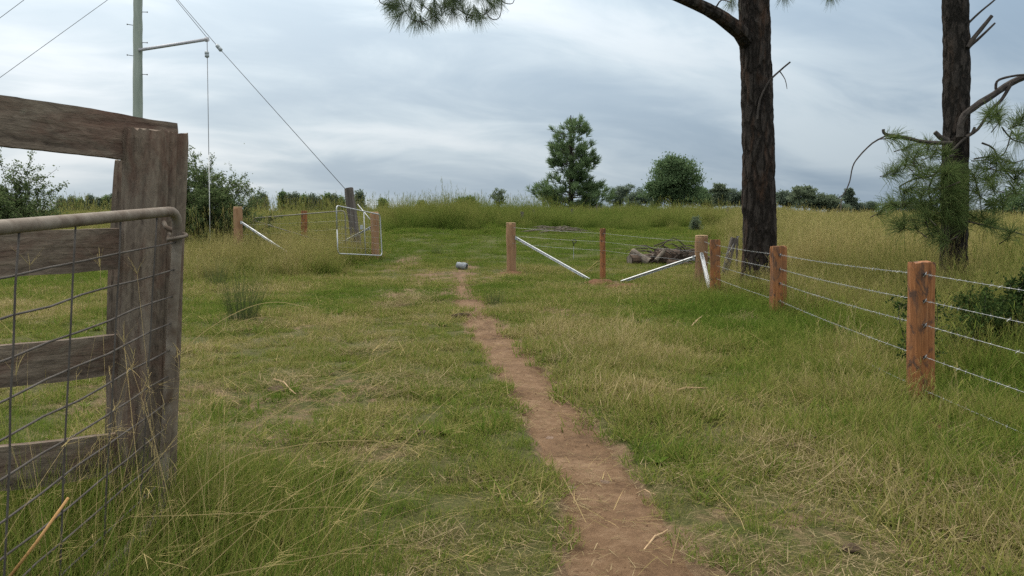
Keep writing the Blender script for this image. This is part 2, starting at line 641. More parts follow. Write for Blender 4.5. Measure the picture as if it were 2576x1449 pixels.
M['sawn'] = mat_sawn('fresh_red_hardwood')
M['log_post'] = mat_plain('debarked_log', (0.205, 0.110, 0.055), (0.335, 0.205, 0.115), 9, 0.85, (1, 1, .18), 0.008)
M['log_end'] = mat_plain('pale_cut_end', (0.30, 0.20, 0.11), (0.44, 0.31, 0.18), 20, 0.9)
M['old_grey'] = mat_plain('old_grey_timber', (0.060, 0.052, 0.046), (0.150, 0.132, 0.115), 14, 0.92, (1, 1, .08), 0.012)
M['log_grey'] = mat_plain('old_grey_log', (0.075, 0.060, 0.048), (0.230, 0.195, 0.155), 9, 0.92, (1, 1, .3), 0.012)
M['log_dark'] = mat_plain('dark_bark_log', (0.030, 0.023, 0.018), (0.110, 0.075, 0.052), 10, 0.95, (1, 1, .3), 0.02)
M['galv'] = mat_plain('galvanised_steel', (0.36, 0.38, 0.39), (0.48, 0.50, 0.51), 20, 0.5, bumpd=0, metal=0.4)
M['stay'] = mat_plain('white_galvanised_stay', (0.44, 0.46, 0.47), (0.64, 0.65, 0.65), 15, 0.4, bumpd=0, metal=0.3)
M['wire'] = mat_plain('fence_wire', (0.24, 0.25, 0.25), (0.38, 0.39, 0.39), 30, 0.5, bumpd=0, metal=0.4)
M['cable'] = mat_plain('grey_cable', (0.10, 0.105, 0.11), (0.16, 0.165, 0.17), 30, 0.6, bumpd=0)
M['gate_pipe'] = mat_plain('dull_rusted_pipe', (0.085, 0.058, 0.038), (0.215, 0.185, 0.148), 11, 0.75, (1, 1, 1), 0.003, spec=0.35)
M['mesh_wire'] = mat_plain('dull_gate_wire', (0.062, 0.054, 0.047), (0.118, 0.106, 0.094), 9, 0.8, bumpd=0, spec=0.1)
M['brown_pipe'] = mat_plain('brown_gate_pipe', (0.115, 0.110, 0.085), (0.185, 0.175, 0.140), 6, 0.6, bumpd=0)
M['pole'] = mat_plain('green_treated_pole', (0.20, 0.24, 0.205), (0.34, 0.38, 0.33), 5, 0.8, (1, 1, .16), 0.006)
M['strut'] = mat_plain('pale_steel_strut', (0.36, 0.36, 0.39), (0.46, 0.46, 0.48), 9, 0.5, bumpd=0)
M['porcelain'] = mat_plain('grey_insulator', (0.27, 0.31, 0.33), (0.38, 0.42, 0.43), 20, 0.35, bumpd=0)
M['guard'] = mat_plain('white_guy_guard', (0.55, 0.56, 0.55), (0.66, 0.67, 0.66), 9, 0.5, bumpd=0)
M['black'] = mat_plain('black_plastic_and_hole_shade', (0.018, 0.018, 0.018), (0.032, 0.032, 0.032), 9, 0.5, bumpd=0)  # own black of the peg curl; painted shade in wire holes and cylinder end
M['roll'] = mat_plain('blue_grey_plastic', (0.16, 0.18, 0.20), (0.32, 0.345, 0.365), 9, 0.85, bumpd=0.02)
M['bark'] = mat_bark('pine_bark')
M['bark2'] = mat_bark('pine_bark_grey', (0.018, 0.016, 0.014), (0.076, 0.064, 0.055), (0.110, 0.076, 0.056), 8.0)
M['twig'] = mat_plain('bare_twig', (0.034, 0.027, 0.023), (0.095, 0.075, 0.060), 12, 0.9)
M['limb'] = mat_plain('lichen_limb', (0.024, 0.020, 0.018), (0.078, 0.066, 0.056), 10, 0.92, bumpd=0.01)
M['needle'] = mat_leaf('pine_needles', (0.075, 0.118, 0.040), (0.125, 0.170, 0.058), (0.210, 0.205, 0.090), 0.3)
M['needle_hi'] = mat_leaf('high_pine_needles', (0.085, 0.120, 0.065), (0.125, 0.165, 0.085), (0.19, 0.21, 0.12), 0.3)
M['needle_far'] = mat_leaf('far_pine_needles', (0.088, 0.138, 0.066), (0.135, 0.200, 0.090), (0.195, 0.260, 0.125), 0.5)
M['leaf'] = mat_leaf('shrub_leaves', (0.060, 0.092, 0.038), (0.115, 0.160, 0.062), (0.20, 0.24, 0.115), 0.4)
M['leaf_dark'] = mat_leaf('dark_shrub_leaves', (0.018, 0.036, 0.012), (0.040, 0.066, 0.020), (0.085, 0.12, 0.035), 0.25)
M['leaf_tree'] = mat_leaf('tree_leaves', (0.075, 0.122, 0.060), (0.118, 0.180, 0.084), (0.175, 0.235, 0.115), 0.5)
M['leaf_gum'] = mat_leaf('grey_green_leaves', (0.100, 0.132, 0.085), (0.150, 0.190, 0.120), (0.21, 0.25, 0.16), 0.5)
M['leaf_far'] = mat_leaf('hazed_far_tree_leaves', (0.095, 0.130, 0.098), (0.140, 0.180, 0.130), (0.19, 0.23, 0.165), 0.5)  # greyed and lightened: distance haze is put into the leaf colour
M['stone'] = mat_plain('path_stone', (0.13, 0.085, 0.06), (0.24, 0.17, 0.12), 14, 0.9)
M['dung'] = mat_plain('dark_dung_clod', (0.050, 0.036, 0.024), (0.110, 0.082, 0.054), 30, 0.97, bumpd=0.012, spec=0.05)
M['hill'] = mat_plain('far_hill', (0.085, 0.115, 0.075), (0.12, 0.145, 0.10), 0.01, 0.95, bumpd=0)

# ------------------------------------------------------------------ ground, path, soil heaps
FEN = np.array([(3.45, -5), (3.40, 1.0), (3.33, 6.9), (4.02, 12.9), (3.95, 16.4), (4.12, 18.5)])
fence_x = lambda y: np.interp(y, FEN[:, 1], FEN[:, 0])


def zones(x, y):
    """how tall the grass stands (metres), how dry it is, how bare the soil is"""
    x, y = np.asarray(x, float), np.asarray(y, float)
    q = x / np.maximum(y, .5)
    big = fbm(x * .35, y * .35, 21, 3)
    mid = fbm(x * 1.1, y * 1.1, 22, 3)
    edge = (fbm(x * .8, y * .8, 23, 2) - .5)
    h = 0.055 + 0.05 * mid
    dry = 0.35 + 0.70 * (big - .5) + 0.75 * (mid - .5)
    # longer dry grass right of the path, short of the braced fence
    k = np.exp(-((x - 1.0) / 1.2) ** 2 - ((y - 9.5) / 3.2) ** 2)
    h = h + .10 * k * mid * 2; dry = dry + .12 * k
    # green strip along the wire fence
    side = x - np.where(y < 18.5, fence_x(y), np.maximum(4.3 + (y - 18.5) * .20, .235 * y)) + edge * (.5 + 3.0 * sstep(18, 26, y))
    k = sstep(-1.7, -.35, side) * sstep(20, 17, y)
    h = h + k * (.06 + .16 * mid); dry = dry - .20 * k
    # bright mown-looking lawn behind the braced posts
    k = sstep(22, 25.5, y + edge * 2) * sstep(-.19, -.14, q) * sstep(.26, .21, q)
    dry = dry * (1 - k) + (.10 + .25 * (mid - .3)) * k
    h = h * (1 - k) + .07 * k
    # tall paddock right of the fence
    k = sstep(0.1, 1.3, side)
    h = h * (1 - k) + k * (.24 + .34 * mid + (.36 + .14 * sstep(10, 20, y)) * sstep(.6, 3.2, side))
    dry = dry * (1 - k) + k * (.20 + .27 * sstep(9, 20, y) + .5 * (mid - .5) + .5 * (big - .5))
    # rough grass by the far gates on the left
    ys = np.interp(q, [-.7, -.45, -.38, -.21, -.165, -.15], [22.5, 22.5, 17.8, 18.6, 25.5, 33]) + edge * 2.5
    k = sstep(0, 4.0, y - ys + (mid - .5) * 3) * sstep(-.14, -.17, q)
    far = sstep(26, 29, y)
    h = h * (1 - k) + k * (.42 + .3 * mid - .15 * far)
    dry = dry * (1 - k) + k * (.47 - .16 * far + .5 * (mid - .5))
    # rank grass on the bank and hill ahead
    ys = np.interp(q, [-.2, -.06, .02, .1, .25], [33, 33, 35.5, 37, 36]) + edge * 3
    k = sstep(0, 5.5, y - ys + (mid - .5) * 6) * sstep(-.19, -.15, q) * sstep(.31, .23, q + edge * .08)
    h = h * (1 - k) + k * (.30 + .70 * mid * fbm(x * .5, y * .5, 33, 2) * 1.6 + .55 * vnoise(x * .9, y * .9, 35) * np.exp(-((x + 2.4) / 4.0) ** 2 - ((y - 38) / 5.0) ** 2))
    hd = .08 + .70 * (fbm(x * .16, y * .30, 31, 3) - .42) + .14 * sstep(.12, .24, q)
    dry = dry * (1 - k) + k * hd
    for cx, cy, a in FEET:                # longer tufts added at post and trunk feet to stand in for contact shade
        h = np.maximum(h, a * np.exp(-((x - cx) ** 2 + (y - cy) ** 2) / .16))
    # worn and dug soil
    d, hw = path_d(x, y)
    bare = sstep(1.6, .95, d + (mid - .5) * 1.0) * sstep(0.03, .15, hw) * .75
    for cx, cy, rx, ry, a in BARE:
        bare = np.maximum(bare, a * np.exp(-(((x - cx) / rx) ** 2 + ((y - cy) / ry) ** 2) * 1.1))
    bare = np.maximum(bare, .50 * sstep(.60, .74, fbm(x * .55 + 4, y * .55, 41, 3)) * sstep(20, 14, y) * sstep(-.3, -1.3, side))
    tall = sstep(.25, .4, h)
    return h, np.clip(dry, 0, 1), np.clip(bare, 0, 1) * (1 - tall)


FEET = [(3.33, 6.95, .30), (4.03, 12.9, .34), (3.92, 16.4, .30), (4.1, 18.2, .28), (-.02, 22.9, .22), (-4.1, 25.4, .4), (5.0, 17.0, .36), (7.3, 14.1, .5), (-1.75, 4.15, .35)]
BARE = []
for px_, py_, wx, wy, a_ in [(1165, 690, 55, 40, .8), (1020, 665, 70, 22, .7), (1000, 745, 100, 45, .72), (1070, 700, 90, 34, .70), (1120, 735, 60, 30, .7), (1240, 700, 60, 22, .6),
                             (1530, 716, 90, 12, .85), (1280, 690, 50, 12, .7), (760, 1290, 110, 50, .45), (1000, 1330, 70, 40, .4),
                             (1120, 1210, 120, 45, .4), (820, 1000, 90, 30, .3), (1400, 785, 150, 28, .68), (1560, 770, 90, 20, .55), (620, 800, 60, 20, .6), (1330, 1400, 120, 60, .4),
                             (850, 760, 110, 30, .45)]:
    g_ = ground_at(px_, py_)
    BARE.append((g_.x, g_.y, wx * g_.y / F, max(.15, wy * g_.y ** 2 / (F * EYE)), a_))

ys_ = np.concatenate([np.linspace(-3, 14, 190), np.geomspace(14.1, 800, 150)])
xp_ = np.concatenate([np.linspace(0, 6, 80), np.geomspace(6.1, 700, 65)])
xs_ = np.concatenate([-xp_[:0:-1], xp_])
X_, Y_ = np.meshgrid(xs_, ys_)
Z_ = gz(X_, Y_)
hh_, dr_, ba_ = zones(X_, Y_)
me_ = quads_mesh('ground', np.stack([X_, Y_, Z_], -1).reshape(-1, 3), grid_quads(len(ys_), len(xs_)), {'bare': ba_.ravel(), 'dry': dr_.ravel()})
ground = finish(me_, 'ground', M['ground'], smooth=True, kind='structure')

s_ = np.arange(1.6, PATH[-1, 1] + .3, .035)
l_ = np.linspace(-1.45, 1.45, 34)
cx_ = np.interp(s_, PATH[:, 1], PATH[:, 0]); hw_ = np.interp(s_, PATH[:, 1], PATH[:, 2])
LL, SS = np.meshgrid(l_, s_)
wob = 1 + .28 * (fbm(SS * 2.6, LL * .4 + 3, 51, 3) - .5)
PX = cx_[:, None] + LL * hw_[:, None]
PZ = gz(PX, SS)
edge_ = np.abs(LL) * wob + .25 * (fbm(PX * 9, SS * 9, 52, 2) - .5)
PZ = PZ + .022 - .055 * sstep(.78, 1.18, edge_) + .012 * (fbm(PX * 12, SS * 12, 53, 3) - .5) + .018 * (fbm(PX * 4.5, SS * 3.0, 55, 2) - .5)
PZ = PZ - .05 * sstep(PATH[-1, 1] - 2.2, PATH[-1, 1] + .2, SS + 1.5 * (fbm(PX * 3, SS * 3, 54, 2) - .5))
me_ = quads_mesh('dirt_path', np.stack([PX, SS, PZ], -1).reshape(-1, 3), grid_quads(len(s_), len(l_)))
finish(me_, 'dirt_path', M['path'], smooth=True, kind='structure')


def soil_heap(px, py, rx, ry, hgt, seed):
    g = ground_at(px, py)
    n = 26
    a = np.linspace(-1.2, 1.2, n)
    A, B = np.meshgrid(a, a)
    r = np.sqrt(A * A + B * B)
    x, y = g.x + A * rx, g.y + B * ry
    z = gz(x, y) + hgt * np.exp(-r * r * 2.2) * (.6 + .8 * fbm(x * 5, y * 5, seed, 3)) - .03 * sstep(.55, 1.0, r + .5 * (vnoise(x * 6, y * 6, seed) - .5)) + .03 * (fbm(x * 14, y * 14, seed + 3, 2) - .5)
    finish(quads_mesh('soil_heap', np.stack([x, y, z], -1).reshape(-1, 3), grid_quads(n, n)), 'soil_heap', M['spoil'], smooth=True, kind='structure')


for a_ in [(1288, 690, .45, .5, .07, 1), (1510, 712, .42, .45, .09, 2), (1575, 722, .75, .7, .06, 3), (945, 648, .5, .6, .07, 4), (1800, 748, .25, .3, .04, 5), (2345, 1075, .12, .16, .03, 6)]:
    soil_heap(*a_)


# ------------------------------------------------------------------ grass: tufts made once, spread by geometry nodes
def uni(n, a, b):
    return RNG.uniform(a, b, n)


def tuft(n, rad, L, th0, th1, w, segs=3, z0=0.0, twist=True, rnd=None):
    r, a = rad * np.sqrt(RNG.random(n)), uni(n, 0, 2 * np.pi)
    base = np.stack([r * np.cos(a), r * np.sin(a), np.full(n, -0.01 + z0)], -1)
    az = uni(n, 0, 2 * np.pi)
    return blades(base, az, uni(n, *L), uni(n, *th0), uni(n, *th1), uni(n, *w), segs,
                  rnd, twist=(az + np.pi / 2 + uni(n, -.9, .9)) if twist else None)


def seed_stems(n, rad, L, w, lean=.25, head=.16, spikes=5):
    """thin stems ending in a loose seed head"""
    parts = []
    r, a = rad * np.sqrt(RNG.random(n)), uni(n, 0, 2 * np.pi)
    base = np.stack([r * np.cos(a), r * np.sin(a), np.full(n, -.01)], -1)
    az, LL_, t0, t1 = uni(n, 0, 2 * np.pi), uni(n, *L), uni(n, .02, lean), uni(n, .05, .55)
    V, Q, rr, hh = blades(base, az, LL_, t0, t1, uni(n, w * .8, w * 1.2), 4, RNG.uniform(.55, 1, n), tip=.7)
    parts.append((V, Q, rr, hh))
    tips = V.reshape(n, 5, 2, 3)[:, -1].mean(1)
    for k in range(spikes):
        b = tips - np.stack([np.cos(az) * .0, np.sin(az) * .0, uni(n, 0, head)], -1) * (1 if k else .3)
        parts.append(blades(b, az + uni(n, -1.5, 1.5), uni(n, head * .35, head * .8), t0 + t1 * .6 + uni(n, -.2, .5), uni(n, 0, .5),
                            uni(n, w * 1.2, w * 2.2), 2, RNG.uniform(.6, 1, n), tip=.4))
    return join_parts(parts)


def protos(kind, k, fn):
    out = []
    for i in range(k):
        V, Q, r, h = fn()
        me = quads_mesh(kind, V, Q, {'rnd': r, 'h': h})
        out.append(me)
    return out


def scatter(name, P, scale, dry, meshes, mat, label, tilt=.12):
    n = len(P)
    me = bpy.data.meshes.new(name)
    me.vertices.add(n)
    me.vertices.foreach_set('co', np.ascontiguousarray(P, np.float32).ravel())
    me.attributes.new('scl', 'FLOAT', 'POINT').data.foreach_set('value', np.ascontiguousarray(scale, np.float32))
    me.attributes.new('dry', 'FLOAT', 'POINT').data.foreach_set('value', np.ascontiguousarray(dry, np.float32))
    me.attributes.new('pid', 'INT', 'POINT').data.foreach_set('value', RNG.integers(0, len(meshes), n).astype(np.int32))
    rot = np.stack([uni(n, -tilt, tilt), uni(n, -tilt, tilt), uni(n, 0, 6.283)], -1)
    me.attributes.new('rot', 'FLOAT_VECTOR', 'POINT').data.foreach_set('vector', np.ascontiguousarray(rot, np.float32).ravel())
    me.materials.append(mat)
    o = bpy.data.objects.new(name, me)
    link(o)
    tag(o, label, 'grass', kind='stuff')
    g = bpy.data.node_groups.new(name, 'GeometryNodeTree')
    g.interface.new_socket('Geometry', in_out='INPUT', socket_type='NodeSocketGeometry')
    g.interface.new_socket('Geometry', in_out='OUTPUT', socket_type='NodeSocketGeometry')
    gi, go = g.nodes.new('NodeGroupInput'), g.nodes.new('NodeGroupOutput')
    jo = g.nodes.new('GeometryNodeJoinGeometry')
    for pm in meshes:
        if not pm.materials:
            pm.materials.append(mat)
        po = bpy.data.objects.new(name + '_tuft', pm)
        oi = g.nodes.new('GeometryNodeObjectInfo')
        oi.inputs['Object'].default_value = po
        ti = g.nodes.new('GeometryNodeGeometryToInstance')
        g.links.new(oi.outputs['Geometry'], ti.inputs[0])
        g.links.new(ti.outputs[0], jo.inputs[0])
    ip = g.nodes.new('GeometryNodeInstanceOnPoints')
    g.links.new(gi.outputs[0], ip.inputs['Points'])
    g.links.new(jo.outputs[0], ip.inputs['Instance'])
    ip.inputs['Pick Instance'].default_value = True

    def na(nm, ty):
        x = g.nodes.new('GeometryNodeInputNamedAttribute')
        x.data_type = ty
        x.inputs['Name'].default_value = nm
        return x.outputs[0]
    g.links.new(na('pid', 'INT'), ip.inputs['Instance Index'])
    er = g.nodes.new('FunctionNodeEulerToRotation')
    g.links.new(na('rot', 'FLOAT_VECTOR'), er.inputs[0])
    g.links.new(er.outputs[0], ip.inputs['Rotation'])
    g.links.new(na('scl', 'FLOAT'), ip.inputs['Scale'])
    g.links.new(ip.outputs[0], go.inputs[0])
    md = o.modifiers.new('spread', 'NODES')
    md.node_group = g
    return o


def sample(y0, y1, dens, half=.74):
    n = int(half * (y1 * y1 - y0 * y0) * dens)
    y = np.sqrt(RNG.uniform(y0 * y0, y1 * y1, n))
    x = RNG.uniform(-half, half, n) * np.maximum(y, 2.5)
    return x, y


def spread(name, bands, keep, meshes, mat, label, sc, tilt=.12, dz=0.0):
    P, S, D = [], [], []
    for y0, y1, dens, k in bands:
        x, y = sample(y0, y1, dens)
        h, d, b = zones(x, y)
        m = RNG.random(len(x)) < keep(x, y, h, d, b)
        x, y, h, d = x[m], y[m], h[m], d[m]
        P.append(np.stack([x, y, gz(x, y) + dz], -1)); S.append(sc(x, y, h) * k); D.append(d)
    return scatter(name, np.concatenate(P), np.concatenate(S), np.concatenate(D), meshes, mat, label, tilt)


# short grazed turf
pm = protos('turf', 7, lambda: tuft(140, .125, (.02, .095), (.1, 1.25), (.0, .9), (.0024, .0058), 3))
onpath = lambda x, y: np.where(path_d(x, y)[1] > .05, sstep(.90, 1.30, path_d(x, y)[0] + .5 * (fbm(x * 4, y * 4, 61, 2) - .5)), 1.0)
keep_short = lambda x, y, h, d, b: (h < .42) * onpath(x, y) * (1 - .80 * sstep(.3, .75, b)) * (.45 + .9 * fbm(x * 2.2, y * 2.2, 62, 3))
spread('short_grass', [(1.5, 10, 52, 1.0), (10, 14, 40, 1.1)], keep_short, pm, M['grass'],
       'short grazed green grass around the dirt path', lambda x, y, h: np.clip(h / .085, .6, 1.6) * (.45 + 1.15 * fbm(x * 3.1, y * 3.1, 66, 3)) * RNG.uniform(.65, 1.35, len(x)))
pm = protos('turf_mid', 6, lambda: tuft(210, .36, (.035, .10), (.1, 1.1), (.0, .8), (.005, .009), 2))
spread('mid_grass', [(13, 22, 19, 1.0), (22, 44, 11, 1.1)], keep_short, pm, M['grass'],
       'short green grass between the braced posts and the bank', lambda x, y, h: np.clip(h / .08, .7, 1.6) * RNG.uniform(.75, 1.3, len(x)))

# longer tufts left among the short grass and along the fence
pm = protos('tuft', 6, lambda: join_parts([tuft(120, .13, (.08, .30), (.05, .8), (.2, 1.3), (.0022, .0042), 4),
                                           seed_stems(4, .12, (.22, .42), .002, .5, .07, 4)]))
keep_med = lambda x, y, h, d, b: np.clip(sstep(.09, .24, h) * .9 + .05 * sstep(.55, .75, fbm(x * 1.4, y * 1.4, 63, 3)), 0, 1) * (h < .6) * onpath(x, y) * (1 - .8 * b)
spread('longer_grass', [(1.6, 10, 19, 1.0), (10, 20, 11, 1.1), (20, 34, 6, 1.3)], keep_med, pm, M['grass'],
       'longer green grass along the barbed wire fence', lambda x, y, h: np.clip(h / .20, .55, 1.7) * RNG.uniform(.7, 1.35, len(x)))

# tall paddock grass
pm = protos('tall', 6, lambda: join_parts([tuft(300, .38, (.30, .95), (.02, .40), (.1, 1.0), (.003, .0055), 4),
                                           seed_stems(24, .38, (.7, 1.1), .0028, .3, .14, 4)]))
keep_tall = lambda x, y, h, d, b: sstep(.28, .45, h)
spread('tall_grass', [(5, 14, 8.5, 1.0), (14, 26, 6.5, 1.05), (26, 44, 4.6, 1.1)], keep_tall, pm, M['grass_tall'],
       'tall golden grass of the paddock beyond the fence', lambda x, y, h: h / .80 * RNG.uniform(.7, 1.25, len(x)))
pm = protos('far_tall', 5, lambda: join_parts([tuft(330, 1.15, (.35, .95), (.02, .45), (.1, .9), (.010, .022), 3),
                                               seed_stems(16, 1.1, (.7, 1.1), .007, .3, .16, 4)]))
spread('hill_grass', [(43, 70, 2.4, .92), (70, 150, .85, 1.0)], keep_tall, pm, M['grass_tall'],
       'rank grass covering the far hillside', lambda x, y, h: h / .80 * RNG.uniform(.7, 1.25, len(x)))

# tall seed stems that stand against the sky
pm = protos('seed_stem', 5, lambda: seed_stems(7, .35, (.85, 1.55), .0055, .22, .22, 6))
keep_seed = lambda x, y, h, d, b: sstep(.3, .45, h) * np.where(x / y < -.165, 1.0, np.where((x / y < .05), .9, .05)) * sstep(.35, .62, fbm(x * .4, y * .4, 71, 3))
spread('seeding_grass', [(24, 34, 2.6, .95), (34, 58, 1.5, 1.0), (58, 75, .6, 1.15)], keep_seed, pm, M['grass_tall'],
       'tall seeding grass stems standing against the sky', lambda x, y, h: RNG.uniform(.7, 1.15, len(x)))

# dead straw and clippings lying on the turf and the path
pm = protos('straw', 7, lambda: tuft(34, .20, (.02, .13), (1.35, 1.62), (-.2, .25), (.0018, .0038), 2, z0=.02, twist=False))
keep_straw = lambda x, y, h, d, b: (h < .4) * np.clip(.25 + .75 * sstep(.42, .66, fbm(x * 1.3, y * 1.3, 81, 3)) * sstep(.2, .6, d) + .2 * sstep(.2, .5, b), 0, 1) * np.where(onpath(x, y) < .5, .55, 1)
spread('straw_litter', [(1.5, 10, 42, 1.0), (10, 20, 18, 1.35)], keep_straw, pm, M['straw'],
       'dead straw and clippings strewn over the turf', lambda x, y, h: RNG.uniform(.6, 1.35, len(x)), tilt=.10, dz=.012)
pm = protos('long_straw', 5, lambda: tuft(7, .2, (.15, .45), (1.2, 1.5), (-.1, .35), (.002, .0036), 4, z0=.03, twist=False))
spread('fallen_stems', [(1.6, 9, 7, 1.0), (9, 20, 6, 1.2)], keep_straw, pm, M['stem'],
       'long fallen grass stems lying across the turf', lambda x, y, h: RNG.uniform(.6, 1.3, len(x)), tilt=.08, dz=.015)

# soil crumbs and grit lying on the path
def crumb():
    u = RNG.normal(size=(6, 3)); u /= np.linalg.norm(u, axis=1, keepdims=True)
    parts = []
    for k in range(14):
        c = np.array([RNG.uniform(-.16, .16), RNG.uniform(-.16, .16), 0])
        s = RNG.uniform(.0012, .0042)
        b = np.array([[-1, -1, -.4], [1, -1, -.4], [1, 1, -.4], [-1, 1, -.4], [-.6, -.7, .7], [.7, -.6, .8], [.6, .7, .6], [-.7, .6, .7]]) * RNG.uniform(.7, 1.2, (8, 3)) * s + c
        q = np.array([[4, 5, 6, 7], [0, 1, 5, 4], [1, 2, 6, 5], [2, 3, 7, 6], [3, 0, 4, 7]])
        parts.append((b, q, np.full(8, RNG.random()), np.zeros(8)))
    return join_parts(parts)


pm = protos('crumb', 6, crumb)
spread('path_crumbs', [(1.6, 10, 22, 1.0), (10, 16, 12, 1.3)], lambda x, y, h, d, b: np.clip(1.0 - onpath(x, y) + .5 * sstep(.4, .8, b), 0, 1), pm, M['path'],
       'soil crumbs and grit lying on the dirt path', lambda x, y, h: RNG.uniform(.7, 1.5, len(x)), tilt=.05, dz=.014)
bpy.data.objects['path_crumbs']['category'] = 'soil'

# coarse broad-bladed tufts and low weeds scattered through the turf
pm = protos('coarse', 6, lambda: tuft(34, .07, (.05, .17), (.2, 1.2), (.1, 1.0), (.005, .010), 4))
keep_coarse = lambda x, y, h, d, b: (h < .5) * onpath(x, y) * (1 - b) * sstep(.42, .70, fbm(x * 1.9 + 7, y * 1.9, 67, 3))
spread('coarse_grass', [(1.6, 10, 26, 1.0), (10, 22, 13, 1.25)], keep_coarse, pm, M['grass'],
       'coarse broad-bladed grass tufts among the short turf', lambda x, y, h: RNG.uniform(.5, 1.35, len(x)))


def rosette():
    n = 11
    az = uni(n, 0, 6.283)
    V, Q, r, h = blades(np.zeros((n, 3)) + [0, 0, .01], az, uni(n, .03, .075), uni(n, .9, 1.45), uni(n, -.3, .3), uni(n, .018, .034), 3, RNG.uniform(.0, .45, n), tip=.25)
    return V, Q, r, h * .3


pm = protos('weed', 5, rosette)
spread('flat_weeds', [(1.6, 9, 3.0, 1.0), (9, 16, 1.6, 1.2)], keep_coarse, pm, M['grass'],
       'flat broad-leaved weeds among the short turf', lambda x, y, h: RNG.uniform(.6, 1.4, len(x)))

# matted patches of dead grass
MAT = []
for px_, py_, wx, wy, a_ in [(2440, 1240, 170, 70, 1.0), (2330, 1130, 120, 40, .7), (1865, 815, 32, 14, 1.0), (755, 1258, 45, 16, 1.0), (1150, 1215, 70, 16, .9), (1130, 1365, 60, 18, .9), (1040, 990, 90, 40, .7),
                             (1720, 1310, 60, 18, .9), (1800, 1400, 90, 30, .7), (2050, 1180, 120, 40, .4), (640, 830, 45, 10, .8), (970, 880, 60, 20, .6), (1480, 900, 110, 30, .5), (1010, 760, 60, 14, .8), (720, 960, 60, 16, .9), (1180, 690, 40, 14, .7)]:
    g_ = ground_at(px_, py_)
    MAT.append((g_.x, g_.y, wx * g_.y / F, max(.12, wy * g_.y ** 2 / (F * EYE)), a_))


def mat_mask(x, y):
    k = np.zeros_like(x)
    for cx, cy, rx, ry, a in MAT:
        k = np.maximum(k, a * np.exp(-((x - cx) / rx) ** 2 - ((y - cy) / ry) ** 2))
    return k * (.4 + .9 * fbm(x * 3, y * 3, 91, 2))


pm = protos('matted', 6, lambda: tuft(46, .19, (.04, .26), (1.15, 1.6), (-.25, .3), (.002, .0042), 3, z0=.02, twist=False))
spread('matted_straw', [(1.8, 10, 60, 1.0), (10, 18, 30, 1.2)], lambda x, y, h, d, b: mat_mask(x, y), pm, M['straw'],
       'matted patches of pale dead grass on the turf', lambda x, y, h: RNG.uniform(.7, 1.4, len(x)), tilt=.12, dz=.025)

# ------------------------------------------------------------------ builders for posts, rails, gates, wires
def loft(mb, rings, cap=True):
    n = len(rings[0])
    vs = [tuple(p) for r in rings for p in r]
    fs = []
    for i in range(len(rings) - 1):
        for k in range(n):
            k2 = (k + 1) % n
            fs.append((i * n + k, i * n + k2, (i + 1) * n + k2, (i + 1) * n + k))
    if cap:
        fs.append(tuple(range(n - 1, -1, -1)))
        fs.append(tuple((len(rings) - 1) * n + k for k in range(n)))
    return mb.add(vs, fs)


def place(o, M4):
    o.matrix_basis = M4
    return o


def axis_matrix(a, b, up_hint=Vector((0, 0, 1)), rot=0.0):
    """local z along a->b, origin at a"""
    z = (b - a).normalized()
    x = Vector((1, 0, 0)) - z * z.x
    x.normalize()
    y = z.cross(x)
    R = Matrix((x, y, z)).transposed() @ Matrix.Rotation(rot, 3, 'Z')
    return Matrix.Translation(a) @ R.to_4x4()


def section(n, a, b, power):
    """superellipse section: power 2 = round, large = square"""
    t = np.linspace(0, 2 * np.pi, n, endpoint=False)
    c, s = np.cos(t), np.sin(t)
    k = (np.abs(c) ** power + np.abs(s) ** power) ** (-1 / power)
    return np.stack([a * k * c, b * k * s], -1), t


def rough_post(name, a, b, wa, wb, mat, parent=None, rot=0.0, power=9, n=40, rings=26, groove=.004, wob=.004, taper=1.0, seed=0, smooth=False, ragged=.0, kinks=0.0):
    a, b = Vector(a), Vector(b)
    L = (b - a).length
    sec, t = section(n, wa, wb, power)
    rr = np.random.default_rng(seed + 100)
    gr = rr.random(n) ** 7 * groove * 1.4
    mb = MB()
    R = []
    for i in range(rings):
        u = i / (rings - 1)
        k = 1 + (taper - 1) * u
        w = vnoise(np.full(n, u * L * 3.0), t * 1.3, seed) - .5
        w2 = vnoise(np.full(n, u * L * 1.2), np.arange(n) * .9, seed + 5)
        rad = np.hypot(sec[:, 0], sec[:, 1])
        f = k * (1 + (w * wob * 2 - gr * (.4 + w2)) / rad)
        z = np.full(n, u * L)
        if i == rings - 1:
            z = z - ragged * rr.random(n)
            f = f * .97
        ox = kinks * (vnoise(np.array([u * 5.0]), np.array([1.5]), seed)[0] - .5)
        R.append(np.stack([sec[:, 0] * f + ox, sec[:, 1] * f, z], -1))
    loft(mb, R)
    o = mb.build(name, mat, parent, smooth)
    return place(o, axis_matrix(a, b, rot=rot))


def bar(name, a, b, w, h, mat, parent=None, bevel=.004, roll=0.0):
    a, b = Vector(a), Vector(b)
    mb = MB()
    L = (b - a).length
    mb.box((0, 0, L / 2), (w, h, L))
    return place(mb.build(name, mat, parent, bevel=bevel), axis_matrix(a, b, rot=roll))


def round_bend(pts, r, n=6):
    """polyline with rounded corners"""
    out = [Vector(pts[0])]
    for i in range(1, len(pts) - 1):
        p, q, s = Vector(pts[i - 1]), Vector(pts[i]), Vector(pts[i + 1])
        a, b = q + (p - q).normalized() * r, q + (s - q).normalized() * r
        for k in range(n + 1):
            t = k / n
            out.append(a * (1 - t) ** 2 + q * 2 * t * (1 - t) + b * t * t)
    out.append(Vector(pts[-1]))
    return out


